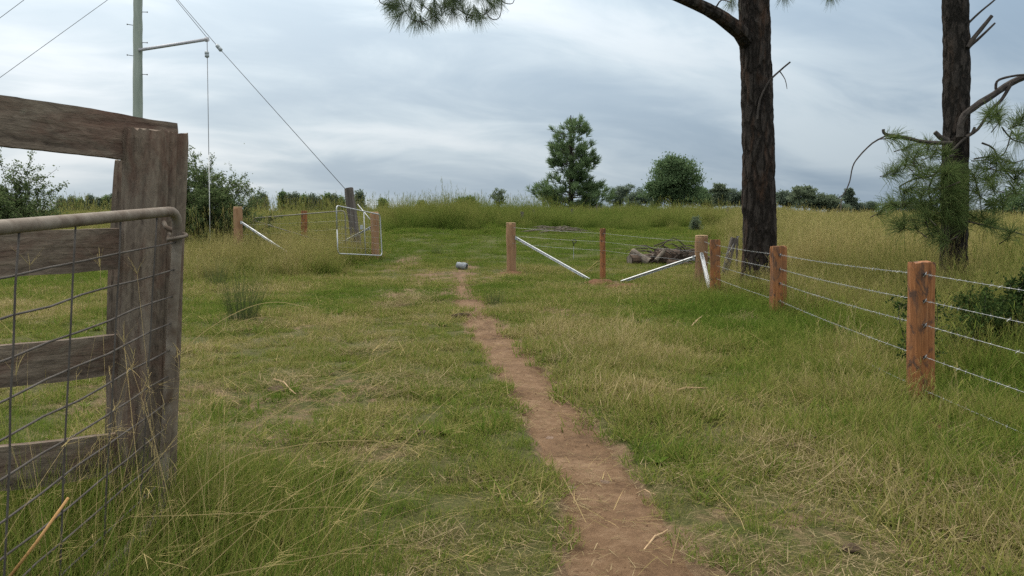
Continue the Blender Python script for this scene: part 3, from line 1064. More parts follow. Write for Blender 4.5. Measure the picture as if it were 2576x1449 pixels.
def sag_line(pts, sag, n=8):
    out = []
    for a, b in zip(pts[:-1], pts[1:]):
        a, b = Vector(a), Vector(b)
        for k in range(n):
            t = k / n
            p = a.lerp(b, t)
            p.z -= sag * 4 * t * (1 - t) * (b - a).length / 6
            out.append(p)
    out.append(Vector(pts[-1]))
    return out


# ------------------------------------------------------------------ old timber rail fence in the left foreground
fence = thing('timber_fence', at(365, 1340, 4.15), 'weathered timber post with four thick grey rails at left edge', 'fence')
rough_post('post', at(360, 1345, 4.15), at(394, 326, 4.15), .108, .108, M['wood_post'], fence, rot=math.radians(45 + 22), power=10, n=56, rings=40,
           groove=.010, wob=.004, seed=3, ragged=.018)
rough_post('back_post', at(296, 1330, 4.42), at(331, 404, 4.46), .055, .08, M['wood_post'], fence, rot=math.radians(65), power=10, n=40, rings=30, groove=.010, wob=.010, seed=9, ragged=.01)
RAILS = [(243, 370, 311, 411), (582, 695, 572, 672), (868, 978, 828, 926), (1120, 1238, 1066, 1170)]
for i_, (lt, lb, rt_, rb) in enumerate(RAILS):
    pr = 440 if i_ == 0 else 372
    kx = pr / 440
    YR = 3.6 + .8 * kx
    A0, B0 = at(0, (lt + lb) / 2, 3.6), at(pr, ((rt_ - lt) * kx + lt + (rb - lb) * kx + lb) / 2, YR)
    d_ = B0 - A0
    A1 = A0 - d_ * 1.3
    hl, hr = (lb - lt) * 3.6 / F, ((rb - lb) * kx + lb - (rt_ - lt) * kx - lt) * YR / F
    L_ = (B0 - A1).length
    mb = MB()
    R = []
    nr, th = 60, .046
    for k in range(nr):
        u = k / (nr - 1)
        hh = hl + (hr - hl) * max(-.3, (u * 2.3 - 1.3))
        pts = []
        m_ = 10
        for j in range(m_):
            pts.append((-th / 2, -hh / 2 + hh * j / (m_ - 1)))
        for j in range(m_):
            pts.append((th / 2, hh / 2 - hh * j / (m_ - 1)))
        pts = np.array(pts)
        nz_ = vnoise(np.full(len(pts), u * L_ * 5), np.arange(len(pts)) * .8, 20 + i_) - .5
        nz2 = vnoise(np.full(len(pts), u * L_ * 22), np.arange(len(pts)) * 1.7, 40 + i_) - .5
        top = np.sign(pts[:, 1]) * (vnoise(np.full(len(pts), u * L_ * 3.2), np.sign(pts[:, 1]) * 3 + 9, 30 + i_) - .5) * .014
        R.append(np.stack([np.full(len(pts), u * L_ + (0.012 * (vnoise(pts[:, 1] * 40, pts[:, 0] * 40, i_) - .5) if k in (0, nr - 1) else 0)),
                           pts[:, 0] * (1 + nz_ * .25 + nz2 * .12), pts[:, 1] + top + nz2 * .003], -1))
    loft(mb, [r[::-1] for r in R])
    o_ = mb.build('rail', M['wood_rail'], fence)
    ex = d_.normalized()
    ey = Vector((0, 0, 1)).cross(ex).normalized()
    ez = ex.cross(ey)
    Rm = Matrix((ex, ey, ez)).transposed().to_4x4()
    place(o_, Matrix.Translation(A1) @ Rm)

# ------------------------------------------------------------------ near pipe gate, swung open towards the camera
g0 = at(450, 530, 3.95)
gu = Vector((.041, -1, -.037)).normalized()
gv = Vector((-.092, 0, -1)).normalized()
GL, GH = 3.3, 1.44
gate = thing('pipe_gate', g0 + gv * 1.45, 'dull rusted pipe farm gate with wire mesh in the left foreground', 'gate')
mb = MB()
mb.tube(round_bend([g0 + gu * GL + gv * .6, g0 + gu * GL, g0, g0 + gv * GH, g0 + gv * GH + gu * GL, g0 + gu * GL + gv * .6], .125), .0225, 14)
mb.build('frame', M['gate_pipe'], gate, True)
for k in range(10):
    hk = .145 + .126 * k
    a_, b_ = g0 + gv * hk, g0 + gu * (GL - .01) + gv * hk
    pts = [a_.lerp(b_, j / 14) + Vector((random.uniform(-.004, .004), 0, random.uniform(-.006, .006))) * (0 < j < 14) for j in range(15)]
    MB().tube(pts, .0038, 6).build('wire', M['mesh_wire'], gate, True)
for k in range(8):
    s_k = .29 + .37 * k
    a_, b_ = g0 + gu * s_k + gv * .01, g0 + gu * s_k + gv * (GH - .01)
    pts = [a_.lerp(b_, j / 8) + Vector((.0068, random.uniform(-.006, .006), 0)) for j in range(9)]
    MB().tube(pts, .0034, 6).build('wire', M['mesh_wire'], gate, True)
mb = MB()
c_ = g0 + gv * .115
pts = [at(412, 560, 4.02), at(418, 572, 3.98)]
for k in range(9):
    an = math.radians(200 - k * 33)
    pts.append(c_ + Vector((math.sin(an) * .04, -math.cos(an) * .040, -.004 * k + .012)))
pts.append(at(425, 588, 4.02))
mb.tube(pts, [.011] * 3 + [.0085] * (len(pts) - 3), 8)
mb.build('hinge_strap', M['gate_pipe'], gate, True)

# ------------------------------------------------------------------ sawn posts of the new wire fence
WIRES_A = [690, 757, 818, 898, 982]
WIRES_B = [641, 677, 713, 757, 800]
WIRES_C = [617, 642, 668, 701, 731]


def sawn_post(px, top, base, w, Y, label, rot, seed, base_px=None, depth=.75):
    z = at(px, top, Y)
    b = at(base_px or px, base, Y)
    b.z = float(gz(b.x, b.y)) - .08
    o = rough_post('sawn_post', b, z, w / 2, w * depth / 2, M['sawn'], rot=rot, power=9, n=40, rings=26, groove=.008, wob=.010, seed=seed, ragged=.016, taper=.985)
    tag(o, label, 'fence post', 'sawn hardwood fence posts')
    return o


def dots(o, px, ys, Y, r=.012):
    for y in ys:
        p = at(px, y, Y)
        q = MB()
        q.tube([p + Vector((0, .03, 0)), p + Vector((0, -.012, 0))], r, 8)
        s = q.build('hole_shade_plug', M['black'])  # solid black plug, painting the shade inside a drilled hole
        s.parent = o
        s.matrix_parent_inverse = o.matrix_basis.inverted()
        q = MB()
        q.tube([p + Vector((-.012, -.006, -.018)), p + Vector((-.004, -.02, 0)), p + Vector((.012, -.006, .018))], .003, 6)
        s = q.build('staple', M['wire'])
        s.parent = o
        s.matrix_parent_inverse = o.matrix_basis.inverted()


pA = sawn_post(2317, 657, 1025, .185, 6.95, 'orange-red sawn post nearest on the right, barbed wire stapled to it', math.radians(8), 1)
dots(pA, 2326, WIRES_A, 6.875)
pB = sawn_post(1957, 618, 805, .225, 12.9, 'red sawn post in front of the big pine trunk', math.radians(12), 2)
dots(pB, 1962, WIRES_B[:4], 12.81, .014)
pC = sawn_post(1799, 602, 745, .185, 16.4, 'red-brown sawn post beside the round corner post', math.radians(-5), 3)
gE = ground_at(1515, 707)
pE = sawn_post(1516, 574, 707, .105, gE.y, 'thin orange post standing alone in dug red soil', math.radians(38), 4, depth=1.0)
pR = sawn_post(765, 530, 605, .20, 28.5, 'red post seen through the brown gate on the left', math.radians(10), 5)


def log_post(px, top, base_px, base, r, Y, label, seed):
    t_ = at(px, top, Y)
    b = at(base_px, base, Y)
    b.z = float(gz(b.x, b.y))
    o = thing('strainer_post', b, label, 'fence post', 'round strainer posts')
    b2 = b.copy(); b2.z -= .1
    rough_post('log', b2, t_, r, r, M['log_post'], o, power=2, n=24, rings=24, groove=.006, wob=.012, seed=seed, smooth=True, taper=.97)
    mb = MB()
    mb.tube([t_ - Vector((0, 0, .012)), t_ + Vector((0, 0, .008)), t_ + Vector((0, 0, .012))], [r * .985, r * .97, r * .85], 22, jit=.05)
    mb.build('cut_top', M['log_end'], o)
    return o


gF, gD = ground_at(1287, 683), ground_at(1764, 722)
pH = log_post(598, 521, 600, 640, .135, 25.6, 'round log post beside the leafy bush, white stay leaning to its right', 11)
pG = log_post(942, 534, 945, 642, .125, 25.4, 'round log post behind the silver gate', 12)
pF = log_post(1285, 561, 1287, 683, .128, gF.y, 'round log post standing beside the end of the path', 13)
pD = log_post(1765, 593, 1763, 722, .135, gD.y, 'round corner log post carrying two white stays', 14)


def stay(o, p, q, w, band=True):
    # rolled steel channel, its open side towards the track
    p, q = Vector(p), Vector(q)
    L = (q - p).length
    w, d, th = w * 1.08, w * .75, .005
    sec = [(w / 2, d), (w / 2, 0), (-w / 2, 0), (-w / 2, d), (-w / 2 + th, d), (-w / 2 + th, th), (w / 2 - th, th), (w / 2 - th, d)]
    z = (q - p).normalized()
    out = Vector((-.05, -1, -.25))
    y = (out - z * out.dot(z)).normalized()
    x = y.cross(z)
    mb = MB()
    loft(mb, [[p + x * a + y * b + z * u for a, b in sec] for u in (0, L * .5, L)])
    s = mb.build('stay', M['stay'], o)
    MB().box(p + y * .03 + z * .06, (.05, .03, .09)).build('bracket', M['galv'], s)
    MB().tube([p + y * .02 + z * .16, p + y * .06 + z * .16], .014, 6).build('bolt', M['galv'], s)
    return s


stay(pH, at(607, 558, 25.5), at(722, 634, 23.6), .05)
stay(pG, at(934, 571, 25.4), at(838, 622, 26.6), .05)
eF = ground_at(1484, 704); eF.z += .01
stay(pF, at(1297, 597, gF.y), eF, .052)
eD = ground_at(1564, 710); eD.z += .02
stay(pD, at(1752, 645, gD.y), eD, .054)
pc_ = at(1788, 748, 16.55)
stay(pD, at(1764, 640, gD.y - .13), pc_, .06)

# barbed wires, one object each, with their barbs
ROW = ['topmost', 'second', 'middle', 'fourth', 'lowest']


def barbed(i):
    A = at(2326, WIRES_A[i], 6.86)
    B = at(1962, WIRES_B[i], 12.79)
    Cc = at(1802, WIRES_C[i], 16.32)
    Dd = at(1772, [608, 633, 657, 687, 712][i], gD.y - .13)
    nz = A + (A - B).normalized() * 4.9
    nz.x = 3.42; nz.z = A.z + (-.01, 0, -.01, .0, .0)[i]
    P = sag_line([nz, A, B, Cc, Dd], .02, 14)
    mb = MB().tube(P, .0019, 5)
    o = mb.build('barbed_wire', M['wire'], None, True)
    tag(o, ROW[i] + ' barbed wire of the right-hand fence running to the corner post', 'wire', 'barbed wires of the fence')
    mb = MB()
    tot = 0.0
    nxt = .05
    for a, b in zip(P[:-1], P[1:]):
        L = (b - a).length
        d = (b - a).normalized()
        while nxt < tot + L:
            p = a.lerp(b, (nxt - tot) / L)
            for k in range(2):
                v = Vector((random.gauss(0, 1), random.gauss(0, 1), random.gauss(0, 1)))
                v = (v - d * v.dot(d)).normalized()
                mb.tube([p - v * .017 + d * .004, p + v * .017 - d * .004], .0012, 3)
            mb.tube([p - d * .008, p + d * .008], .0034, 4)
            nxt += .105
        tot += L
    mb.build('barbs', M['wire'], o, kind='stuff')


for i in range(5):
    barbed(i)
for i, (f_, e_, d2) in enumerate([(572, 587, 609), (593, 608, 634), (612, 630, 658)]):
    P = sag_line([at(1288, f_, gF.y - .13), at(1516, e_, gE.y - .07), at(1762, d2, gD.y - .13)], .03, 10)
    o = MB().tube(P, .0024, 4).build('plain_wire', M['wire'], None, True)
    tag(o, ('upper', 'middle', 'lower')[i] + ' thin plain wire strung past the thin orange post', 'wire', 'plain wires of the cross fence')
for i, (h_, r_) in enumerate([(566, 553), (590, 574), (612, 598)]):
    P = sag_line([at(600, h_, 25.7), at(765, (h_ + r_) / 2, 28.3), at(880, r_, 26.4)], .03, 8)
    o = MB().tube(P, .0022, 4).build('plain_wire', M['wire'], None, True)
    tag(o, ('highest', 'middle', 'lowest')[i] + ' thin wire behind the brown gate on the left', 'wire', 'plain wires behind the brown gate')


# ------------------------------------------------------------------ the two far gates
def far_gate(name, TL, TR, BL, BR, label, mpipe, mwire, stile=None, brace=None, r=.021):
    TL, TR, BL, BR = map(Vector, (TL, TR, BL, BR))
    o = thing(name, (BL + BR) / 2, label, 'gate', 'open far gates')
    m = TL.lerp(BL, .5)
    MB().tube(round_bend([m, TL, TR, BR, BL, m], .13, 5), r, 8).build('frame', mpipe, o, True)
    if stile:
        MB().tube([TL.lerp(TR, stile), BL.lerp(BR, stile)], r * .75, 8).build('stile', mpipe, o, True)
    if brace:
        MB().tube([TL.lerp(BL, brace[0]), TL.lerp(TR, brace[1]).lerp(BL.lerp(BR, brace[1]), brace[2])], r * .75, 8).build('brace', mpipe, o, True)
    for k in range(1, 7):
        MB().tube([TL.lerp(BL, k / 7), TR.lerp(BR, k / 7)], .002, 4).build('wire', mwire, o)
    for k in range(1, 10):
        MB().tube([TL.lerp(TR, k / 10), BL.lerp(BR, k / 10)], .0016, 4).build('wire', mwire, o)
    return o


sg = far_gate('silver_gate', at(846, 517, 22.3), at(956, 540, 25.0), at(850, 638, 22.3), at(961, 643, 25.0), 'silver galvanised gate swung open in front of the leaning grey post', M['galv'], M['wire'], stile=.60, r=.0165)
bar('latch_plate', at(909, 566, 23.8), at(910, 577, 23.8), .09, .01, M['galv'], sg)
far_gate('brown_gate', at(637, 549, 27.2), at(868, 530, 25.9), at(640, 640, 27.2), at(870, 628, 25.9), 'dull brown pipe gate with diagonal brace behind tall dry grass', M['brown_pipe'], M['mesh_wire'], brace=(.06, .75, .75), r=.018)
o_ = rough_post('anchor_post', at(902, 660, 26.4), at(877, 472, 26.4), .155, .15, M['old_grey'], power=3, n=26, rings=26, groove=.02, wob=.016, seed=31, ragged=.03, taper=.9)
tag(o_, 'old grey leaning post with a cable tied to its top', 'post')
o_ = MB().tube([at(900, 514, 26.2), at(932, 553, 25.5)], .014, 6).build('stay_pipe', M['stay'], None, True)
tag(o_, 'short white pipe from the leaning grey post to the round post', 'pipe')

# ------------------------------------------------------------------ utility pole, stays and lines
PY = 27.0
pb = at(345, 640, PY); pb.z = float(gz(pb.x, pb.y))
pole = thing('utility_pole', pb, 'greenish round timber pole with step pegs rising behind the timber fence', 'pole')
pt = at(346, -240, PY)
rough_post('shaft', pb - Vector((0, 0, .3)), pt, .150, .150, M['pole'], pole, power=2, n=24, rings=60, groove=.004, wob=.012, seed=41, smooth=True, taper=.86, kinks=.05)
for px_, py_, s_ in [(359, 30, 1), (333, 64, -1), (359, 107, 1), (333, 141, -1), (358, 187, 1), (333, -20, -1), (359, -55, 1), (333, -100, -1)]:
    p = at(346, py_, PY)
    a_ = p + Vector((s_ * .1, 0, 0)); b_ = p + Vector((s_ * .30, -.02, .03 if s_ < 0 else -.01))
    peg = MB().tube([a_, b_], .011, 6).build('step_peg', M['cable'], pole)
    MB().tube([b_, b_ + Vector((s_ * .02, 0, 0))], .022, 8).build('peg_head', M['cable'], peg)
arm_a, arm_b = at(350, 126, PY - .1), at(521, 99, PY - .5)
MB().tube([arm_a, arm_b], .048, 10).build('strut_arm', M['strut'], pole, True)
MB().tube([arm_b - (arm_b - arm_a).normalized() * .06, arm_b + (arm_b - arm_a).normalized() * .04], .07, 8).build('strut_cap', M['strut'], pole)


def insulator(parent, a, b, r):
    a, b = Vector(a), Vector(b)
    d = b - a
    MB().tube([a, a + d * .08, a + d * .12, a + d * .45, a + d * .5, a + d * .55, a + d * .88, a + d * .92, b], [r * .3, r * .5, r, r, r * .8, r, r, r * .5, r * .3], 10).build('insulator', M['porcelain'], parent, True)


ga = at(346, -119, PY)
o_ = thing('guy_cable', at(866, 474, 26.4), 'long diagonal cable from the pole to the leaning grey post', 'cable', 'pole stays')
MB().tube([ga, at(552, 122, 26.7), at(868, 475, 26.3)], .0095, 6).build('cable', M['cable'], o_, True)
insulator(o_, at(544, 112, 26.68), at(558, 129, 26.68), .06)
gb = at(527, 575, 26.3); gb.z = float(gz(gb.x, gb.y))
o_ = thing('guy_cable', gb, 'vertical stay cable hanging from the pole strut into the leafy bush', 'cable', 'pole stays')
MB().tube([ga + Vector((0, -.05, 0)), arm_b + Vector((0, 0, .05))], .0085, 6).build('cable', M['cable'], o_, True)
MB().tube([arm_b, gb], .0105, 6).build('cable', M['cable'], o_, True)
MB().tube([arm_b.lerp(gb, .53), arm_b.lerp(gb, .97)], .0125, 8).build('guard_tube', M['guard'], o_, True)
insulator(o_, at(520, 128, PY - .5), at(521, 146, PY - .5), .065)
for y0_, y1_, e_, lb in [(-54, 195, .722, 'longer'), (-214, 45, .75, 'shorter')]:
    o_ = MB().tube([at(345, y0_, PY), at(0, y1_, PY - .5), at(-620, y1_ + 620 * e_ * .98, PY - 1.4)], .0085, 5).build('stay_wire', M['cable'], None, True)
    tag(o_, lb + ' of the two thin wires sloping down left of the pole', 'wire', 'wires left of the pole')

# ------------------------------------------------------------------ small old posts, pegs and stumps
o_ = rough_post('grey_fence_post', at(1822, 690, 21), at(1847, 598, 21), .075, .06, M['old_grey'], power=5, n=20, rings=14, groove=.012, wob=.01, seed=51)
tag(o_, 'old grey fence post leaning right between corner post and trunk', 'fence post')
o_ = MB().tube([at(1853, 690, 21.3), at(1855, 594, 21.3)], .03, 6).build('steel_picket', M['old_grey'])
tag(o_, 'thin dark picket standing just left of the big trunk', 'picket')
o_ = MB().tube(sag_line([at(1802, 620, 16.5), at(1846, 612, 21), at(1858, 594, 21.2), at(1900, 606, 23)], .25, 8), .005, 5).build('loose_wire', M['cable'])
tag(o_, 'dark slack wire looping from the leaning grey post', 'wire')
for px_, t_, b_, w_, Y_, lb in [(1975, 573, 606, .18, 34, 'grey stub post right of the big trunk in golden grass'), (1994, 576, 606, .17, 35, 'brown stub post, right one of the close pair in golden grass'),
                                (2040, 566, 585, .15, 47, 'small far stub post in golden grass beyond the pair'), (1311, 532, 585, .17, 40, 'small dark post on the bank behind the round post'),
                                (1345, 526, 560, .12, 46, 'thin grey post on the bank left of the young pine'), (1437, 525, 565, .14, 47, 'thin grey post on the bank under the young pine'),
                                (1500, 515, 550, .12, 55, 'thin far post on the hill right of the young pine'), (1062, 534, 575, .10, 42, 'short far post on the grassy bank left of the middle'),
                                (2082, 556, 575, .14, 54, 'tiny far stub post near the low trees'), (1830, 520, 550, .12, 56, 'thin far post on the hill left of the big trunk')]:
    a_ = at(px_, b_, Y_); a_.z = float(gz(a_.x, a_.y)) - .05
    tz = at(px_ + random.uniform(-3, 3), t_, Y_)
    if tz.z < a_.z + .5:
        tz.z = a_.z + .9
    o_ = rough_post('stub_post', a_, tz, w_ / 2, w_ / 2, M['old_grey'], power=4, n=14, rings=8, groove=.01, wob=.01, seed=int(px_), ragged=.03)
    tag(o_, lb, 'post', 'old stub posts')
b_ = ground_at(1443, 655)
pg = thing('pigtail_peg', b_, 'thin steel peg with black curled top in the lawn', 'peg')
t_ = at(1443, 612, b_.y)
MB().tube([b_ - Vector((0, 0, .1)), t_], .007, 6).build('rod', M['galv'], pg)
pts = [t_ + Vector((math.sin(k * .7) * .055 + .02, 0, .06 - math.cos(k * .7) * .055)) for k in range(11)]
MB().tube([t_ - Vector((0, 0, .08)), t_] + pts, .014, 6).build('curl', M['black'], pg, True)


# ------------------------------------------------------------------ log pile, fallen branches, roll, stones and clods
def log(name, a, b, r0, r1, mat, label, cat='log', group='logs of the pile', seed=0, endmat=None, bend=.05):
    a, b = Vector(a), Vector(b)
    n = 9
    mid = Vector((random.uniform(-1, 1), random.uniform(-1, 1), random.uniform(-.5, 1))) * bend * (b - a).length
    pts = [a.lerp(b, k / (n - 1)) + mid * math.sin(math.pi * k / (n - 1)) for k in range(n)]
    o = MB().tube(pts, [r0 + (r1 - r0) * k / (n - 1) for k in range(n)], 12, jit=.22).build(name, mat)
    tag(o, label, cat, group)
    if endmat:
        d = (a - b).normalized()
        MB().tube([a + d * .002, a + d * .012], r0 * .9, 12, jit=.1).build('cut_end', endmat, o)
    return o


gl = ground_at(1620, 668)
Yl = gl.y + .3
log('log', at(1588, 634, Yl + .2), at(1632, 660, Yl), .115, .13, M['log_grey'], 'short pale grey log sticking up at left end of the pile', seed=1, endmat=M['log_end'], bend=0)
log('log', at(1584, 656, Yl), at(1700, 640, Yl + .5), .17, .14, M['log_dark'], 'dark thick log lying at left of the pile', seed=2, endmat=M['log_grey'])
log('log', at(1650, 655, Yl - .2), at(1672, 630, Yl - .1), .06, .05, M['log_grey'], 'pale split piece leaning on the pile front', seed=3, bend=0)
log('log', at(1648, 650, Yl + .1), at(1795, 660, Yl + .9), .22, .15, M['log_dark'], 'long dark log forming the right half of the pile', seed=4)
log('log', at(1690, 684, Yl - .9), at(1745, 690, Yl - .8), .07, .05, M['log_grey'], 'grey branch lying on the lawn in front of the pile', seed=5)
log('log', at(1650, 634, Yl + .4), at(1770, 630, Yl + 1.2), .11, .07, M['log_dark'], 'thin dark log on top of the pile', seed=6)
log('log', at(1640, 645, Yl + .1), at(1670, 627, Yl + .3), .045, .035, M['stay'] if False else M['log_grey'], 'pale straight stick poking up from the pile', seed=7, bend=0)
log('log', at(1680, 662, Yl - .4), at(1765, 672, Yl), .10, .07, M['log_dark'], 'dark rotten log at the front foot of the pile', seed=8)
for k in range(60):
    a_ = at(random.uniform(1625, 1790), random.uniform(618, 668), Yl + random.uniform(-.2, .9))
    a_.z = max(a_.z, float(gz(a_.x, a_.y)) + .03)
    b_ = a_ + Vector((random.uniform(-.7, .7), random.uniform(-.5, .5), random.uniform(-.1, .30)))
    b_.z = max(b_.z, float(gz(b_.x, b_.y)) + .02)
    o_ = MB().tube([a_, a_.lerp(b_, .5) + Vector((0, 0, .05)), b_], [.02, .015, .006], 5).build('dead_stick', M['twig'])
    tag(o_, 'thin dead stick tangled in the log pile', 'stick', 'sticks in the log pile')
for k in range(22):
    c_ = ground_at(random.uniform(1340, 1450), random.uniform(578, 588), 20, 60)
    an = random.uniform(-.5, .5)
    v_ = Vector((math.cos(an), math.sin(an) * .6, 0)) * random.uniform(.4, 1.1)
    o_ = MB().tube([c_ - v_ + Vector((0, 0, .03)), c_ + Vector((0, 0, random.uniform(.08, .22))), c_ + v_ + Vector((0, 0, .05))], [.016, .02, .006], 5).build('dead_branch', M['log_grey'])
    tag(o_, 'pale dead branch lying in a heap on the far lawn', 'branch', 'branches heaped on the far lawn')
for a_, b_, r_, lb in [((1470, 688), (1530, 655), .018, 'long dry stalk leaning up towards the thin orange post'), ((1455, 694), (1548, 664), .014, 'lower dry stalk leaning beside the white stay')]:
    p = ground_at(*a_); q = at(b_[0], b_[1], p.y + .8)
    o_ = MB().tube([p, p.lerp(q, .5) + Vector((0, 0, .12)), q], [r_, r_ * .8, r_ * .4], 6).build('dry_stalk', M['stem'], None, True)
    tag(o_, lb, 'stalk', 'dry stalks by the stay')

gr = ground_at(1162, 678)
ax = Vector((.93, -.35, -.08)).normalized()
c_ = Vector((gr.x, gr.y + .05, gr.z + .092))
roll = thing('plastic_roll', gr, 'small blue-grey cylinder lying where the dirt path ends', 'cylinder')
pts = [c_ + ax * t for t in (-.145, -.14, -.09, -.03, .04, .09, .135, .14)]
MB().tube(pts, [.07, .090, .094, .086, .095, .09, .09, .07], 18, jit=.16).build('body', M['roll'], roll, True)
MB().tube([c_ + ax * .13, c_ + ax * .145], .055, 14, jit=.3).build('open_end_shade', M['black'], roll)  # black disc painting the shade inside the cylinder's open end


def lump(name, px, py, rx, rz, mat, label, cat, group, seed, sx=1.3):
    g = ground_at(px, py)
    k = g.y / F
    n, mring = 14, 8
    V, rr = [], np.random.default_rng(seed)
    mb = MB()
    rings = []
    for i in range(mring):
        ph = math.pi * (i + .35) / (mring - .3)
        t = np.linspace(0, 2 * np.pi, n, endpoint=False)
        f = .75 + .5 * vnoise(np.cos(t) * 1.6 + 5, np.sin(t) * 1.6 + i * .7, seed) + .12 * rr.random(n)
        rings.append(np.stack([np.cos(t) * math.sin(ph) * rx * k * sx * f, np.sin(t) * math.sin(ph) * rx * k * f * 1.2, math.cos(ph) * rz * k * f], -1))
    loft(mb, rings[::-1])
    o = mb.build(name, mat)
    tag(o, label, cat, group)
    return place(o, Matrix.Translation(g + Vector((0, 0, rz * k * .55))) @ Matrix.Rotation(seed * 1.3, 4, 'Z'))


for a_ in [('stone', 1382, 1108, 10, 6, M['stone'], 'small flat stone halfway along the path', 'stone', 'stones on the path', 1),
           ('stone', 1522, 1222, 12, 8, M['stone'], 'larger flat stone near the front of the path', 'stone', 'stones on the path', 2),
           ('stone', 1437, 1236, 9, 8, M['stone'], 'brown stone on the left edge of the path', 'stone', 'stones on the path', 3),
           ('stone', 1545, 1402, 9, 7, M['stone'], 'dark pebble at the bottom of the path', 'stone', 'stones on the path', 9),
           ('clod', 1990, 1128, 10, 9, M['dung'], 'round dark clod on the turf left of the nearest red post', 'clod', 'dark clods on the turf', 4),
           ('clod', 2140, 1385, 17, 10, M['dung'], 'largest dark clod near the bottom right of the turf', 'clod', 'dark clods on the turf', 5),
           ('clod', 2490, 1440, 16, 9, M['dung'], 'dark clod in the bottom right corner', 'clod', 'dark clods on the turf', 6),
           ('clod', 700, 985, 22, 8, M['dung'], 'dark flat clod with dead grass right of the gate post', 'clod', 'dark clods on the turf', 7),
           ('clod', 1062, 1092, 11, 6, M['dung'], 'small dark clod between gate post and path', 'clod', 'dark clods on the turf', 8)]:
    lump(*a_)
for a_, b_, r_, lb in [((1612, 982), (1700, 992), .012, 'pale bent stick lying right of the path'), ((1690, 992), (1780, 985), .010, 'thin pale stick beside the bent stick'),
                       ((1620, 1395), (1680, 1345), .006, 'pale twig on the front of the path'), ((1600, 1250), (1650, 1255), .004, 'thin twig lying by the larger flat stone'),
                       ((1140, 802), (1180, 800), .03, 'dark piece of bark lying on the path'), ((690, 960), (745, 1000), .008, 'forked pale twig by the dark flat clod'),
                       ((1740, 825), (1768, 800), .012, 'pale stick below the corner post')]:
    p, q = ground_at(*a_), ground_at(*b_)
    p.z += r_ * .8 + .015; q.z += r_ + .02
    o_ = MB().tube([p, p.lerp(q, .4) + Vector((.01, .03, .015)), p.lerp(q, .75) + Vector((0, -.01, .01)), q], [r_, r_ * .9, r_ * .8, r_ * .4], 6, jit=.3).build('fallen_stick', M['dung'] if r_ > .025 else M['log_end'])
    tag(o_, lb, 'stick', 'sticks on the turf and path')

# ------------------------------------------------------------------ trees, bushes
def leaf_quads(P, size, rng, up=.3, aspect=.55, spread=1.0, outward=None):
    """diamond-ish leaf quads at points P"""
    n = len(P)
    d = rng.normal(size=(n, 3)) * spread
    if outward is not None:
        d = d * .6 + outward
    d[:, 2] += up
    d /= np.linalg.norm(d, axis=1, keepdims=True) + 1e-9
    s = np.cross(d, rng.normal(size=(n, 3)))
    s /= np.linalg.norm(s, axis=1, keepdims=True) + 1e-9
    L = (size * rng.uniform(.6, 1.35, n))[:, None]
    w = L * aspect * .5
    V = np.stack([P, P + d * L * .45 + s * w, P + d * L, P + d * L * .5 - s * w], 1).reshape(-1, 3)
    Q = np.arange(4 * n).reshape(-1, 4)
    r = np.repeat(rng.random(n), 4)
    return V, Q, r, np.tile([0, .5, 1, .5], n)


def needle_puff(c, d, rng, n, L, w, cone=1.15, droop=.15, back=.35):
    """needles radiating from a shoot that points along d"""
    d = np.asarray(d, float); d = d / np.linalg.norm(d)
    v = rng.normal(size=(n, 3))
    v /= np.linalg.norm(v, axis=1, keepdims=True)
    v = v * cone + d[None, :]
    v[:, 2] -= droop * rng.random(n)
    v /= np.linalg.norm(v, axis=1, keepdims=True)
    s = np.cross(v, rng.normal(size=(n, 3)))
    s /= np.linalg.norm(s, axis=1, keepdims=True)
    base = np.asarray(c)[None, :] - d[None, :] * (rng.random(n)[:, None] * L * back * 2)
    LL = (L * rng.uniform(.7, 1.15, n))[:, None]
    e = base + v * LL
    e[:, 2] -= droop * L * .4
    m = base + v * LL * .55
    ww = w * .5
    V = np.stack([base - s * ww * .6, base + s * ww * .6, m - s * ww, m + s * ww, e - s * ww * .35, e + s * ww * .35], 1).reshape(-1, 3)
    k = np.arange(n)[:, None] * 6
    Q = np.concatenate([k + np.array([[0, 1, 3, 2]]), k + np.array([[2, 3, 5, 4]])], 1).reshape(-1, 4)
    r = np.repeat(np.clip(rng.normal(.45, .22, n), 0, 1), 6)
    return V, Q, r, np.zeros(len(V))


def foliage(parts, name, mat, parent):
    V, Q, r, h = join_parts(parts)
    me = quads_mesh(name, V, Q, {'rnd': r, 'h': h})
    return finish(me, name, mat, parent, kind='stuff')


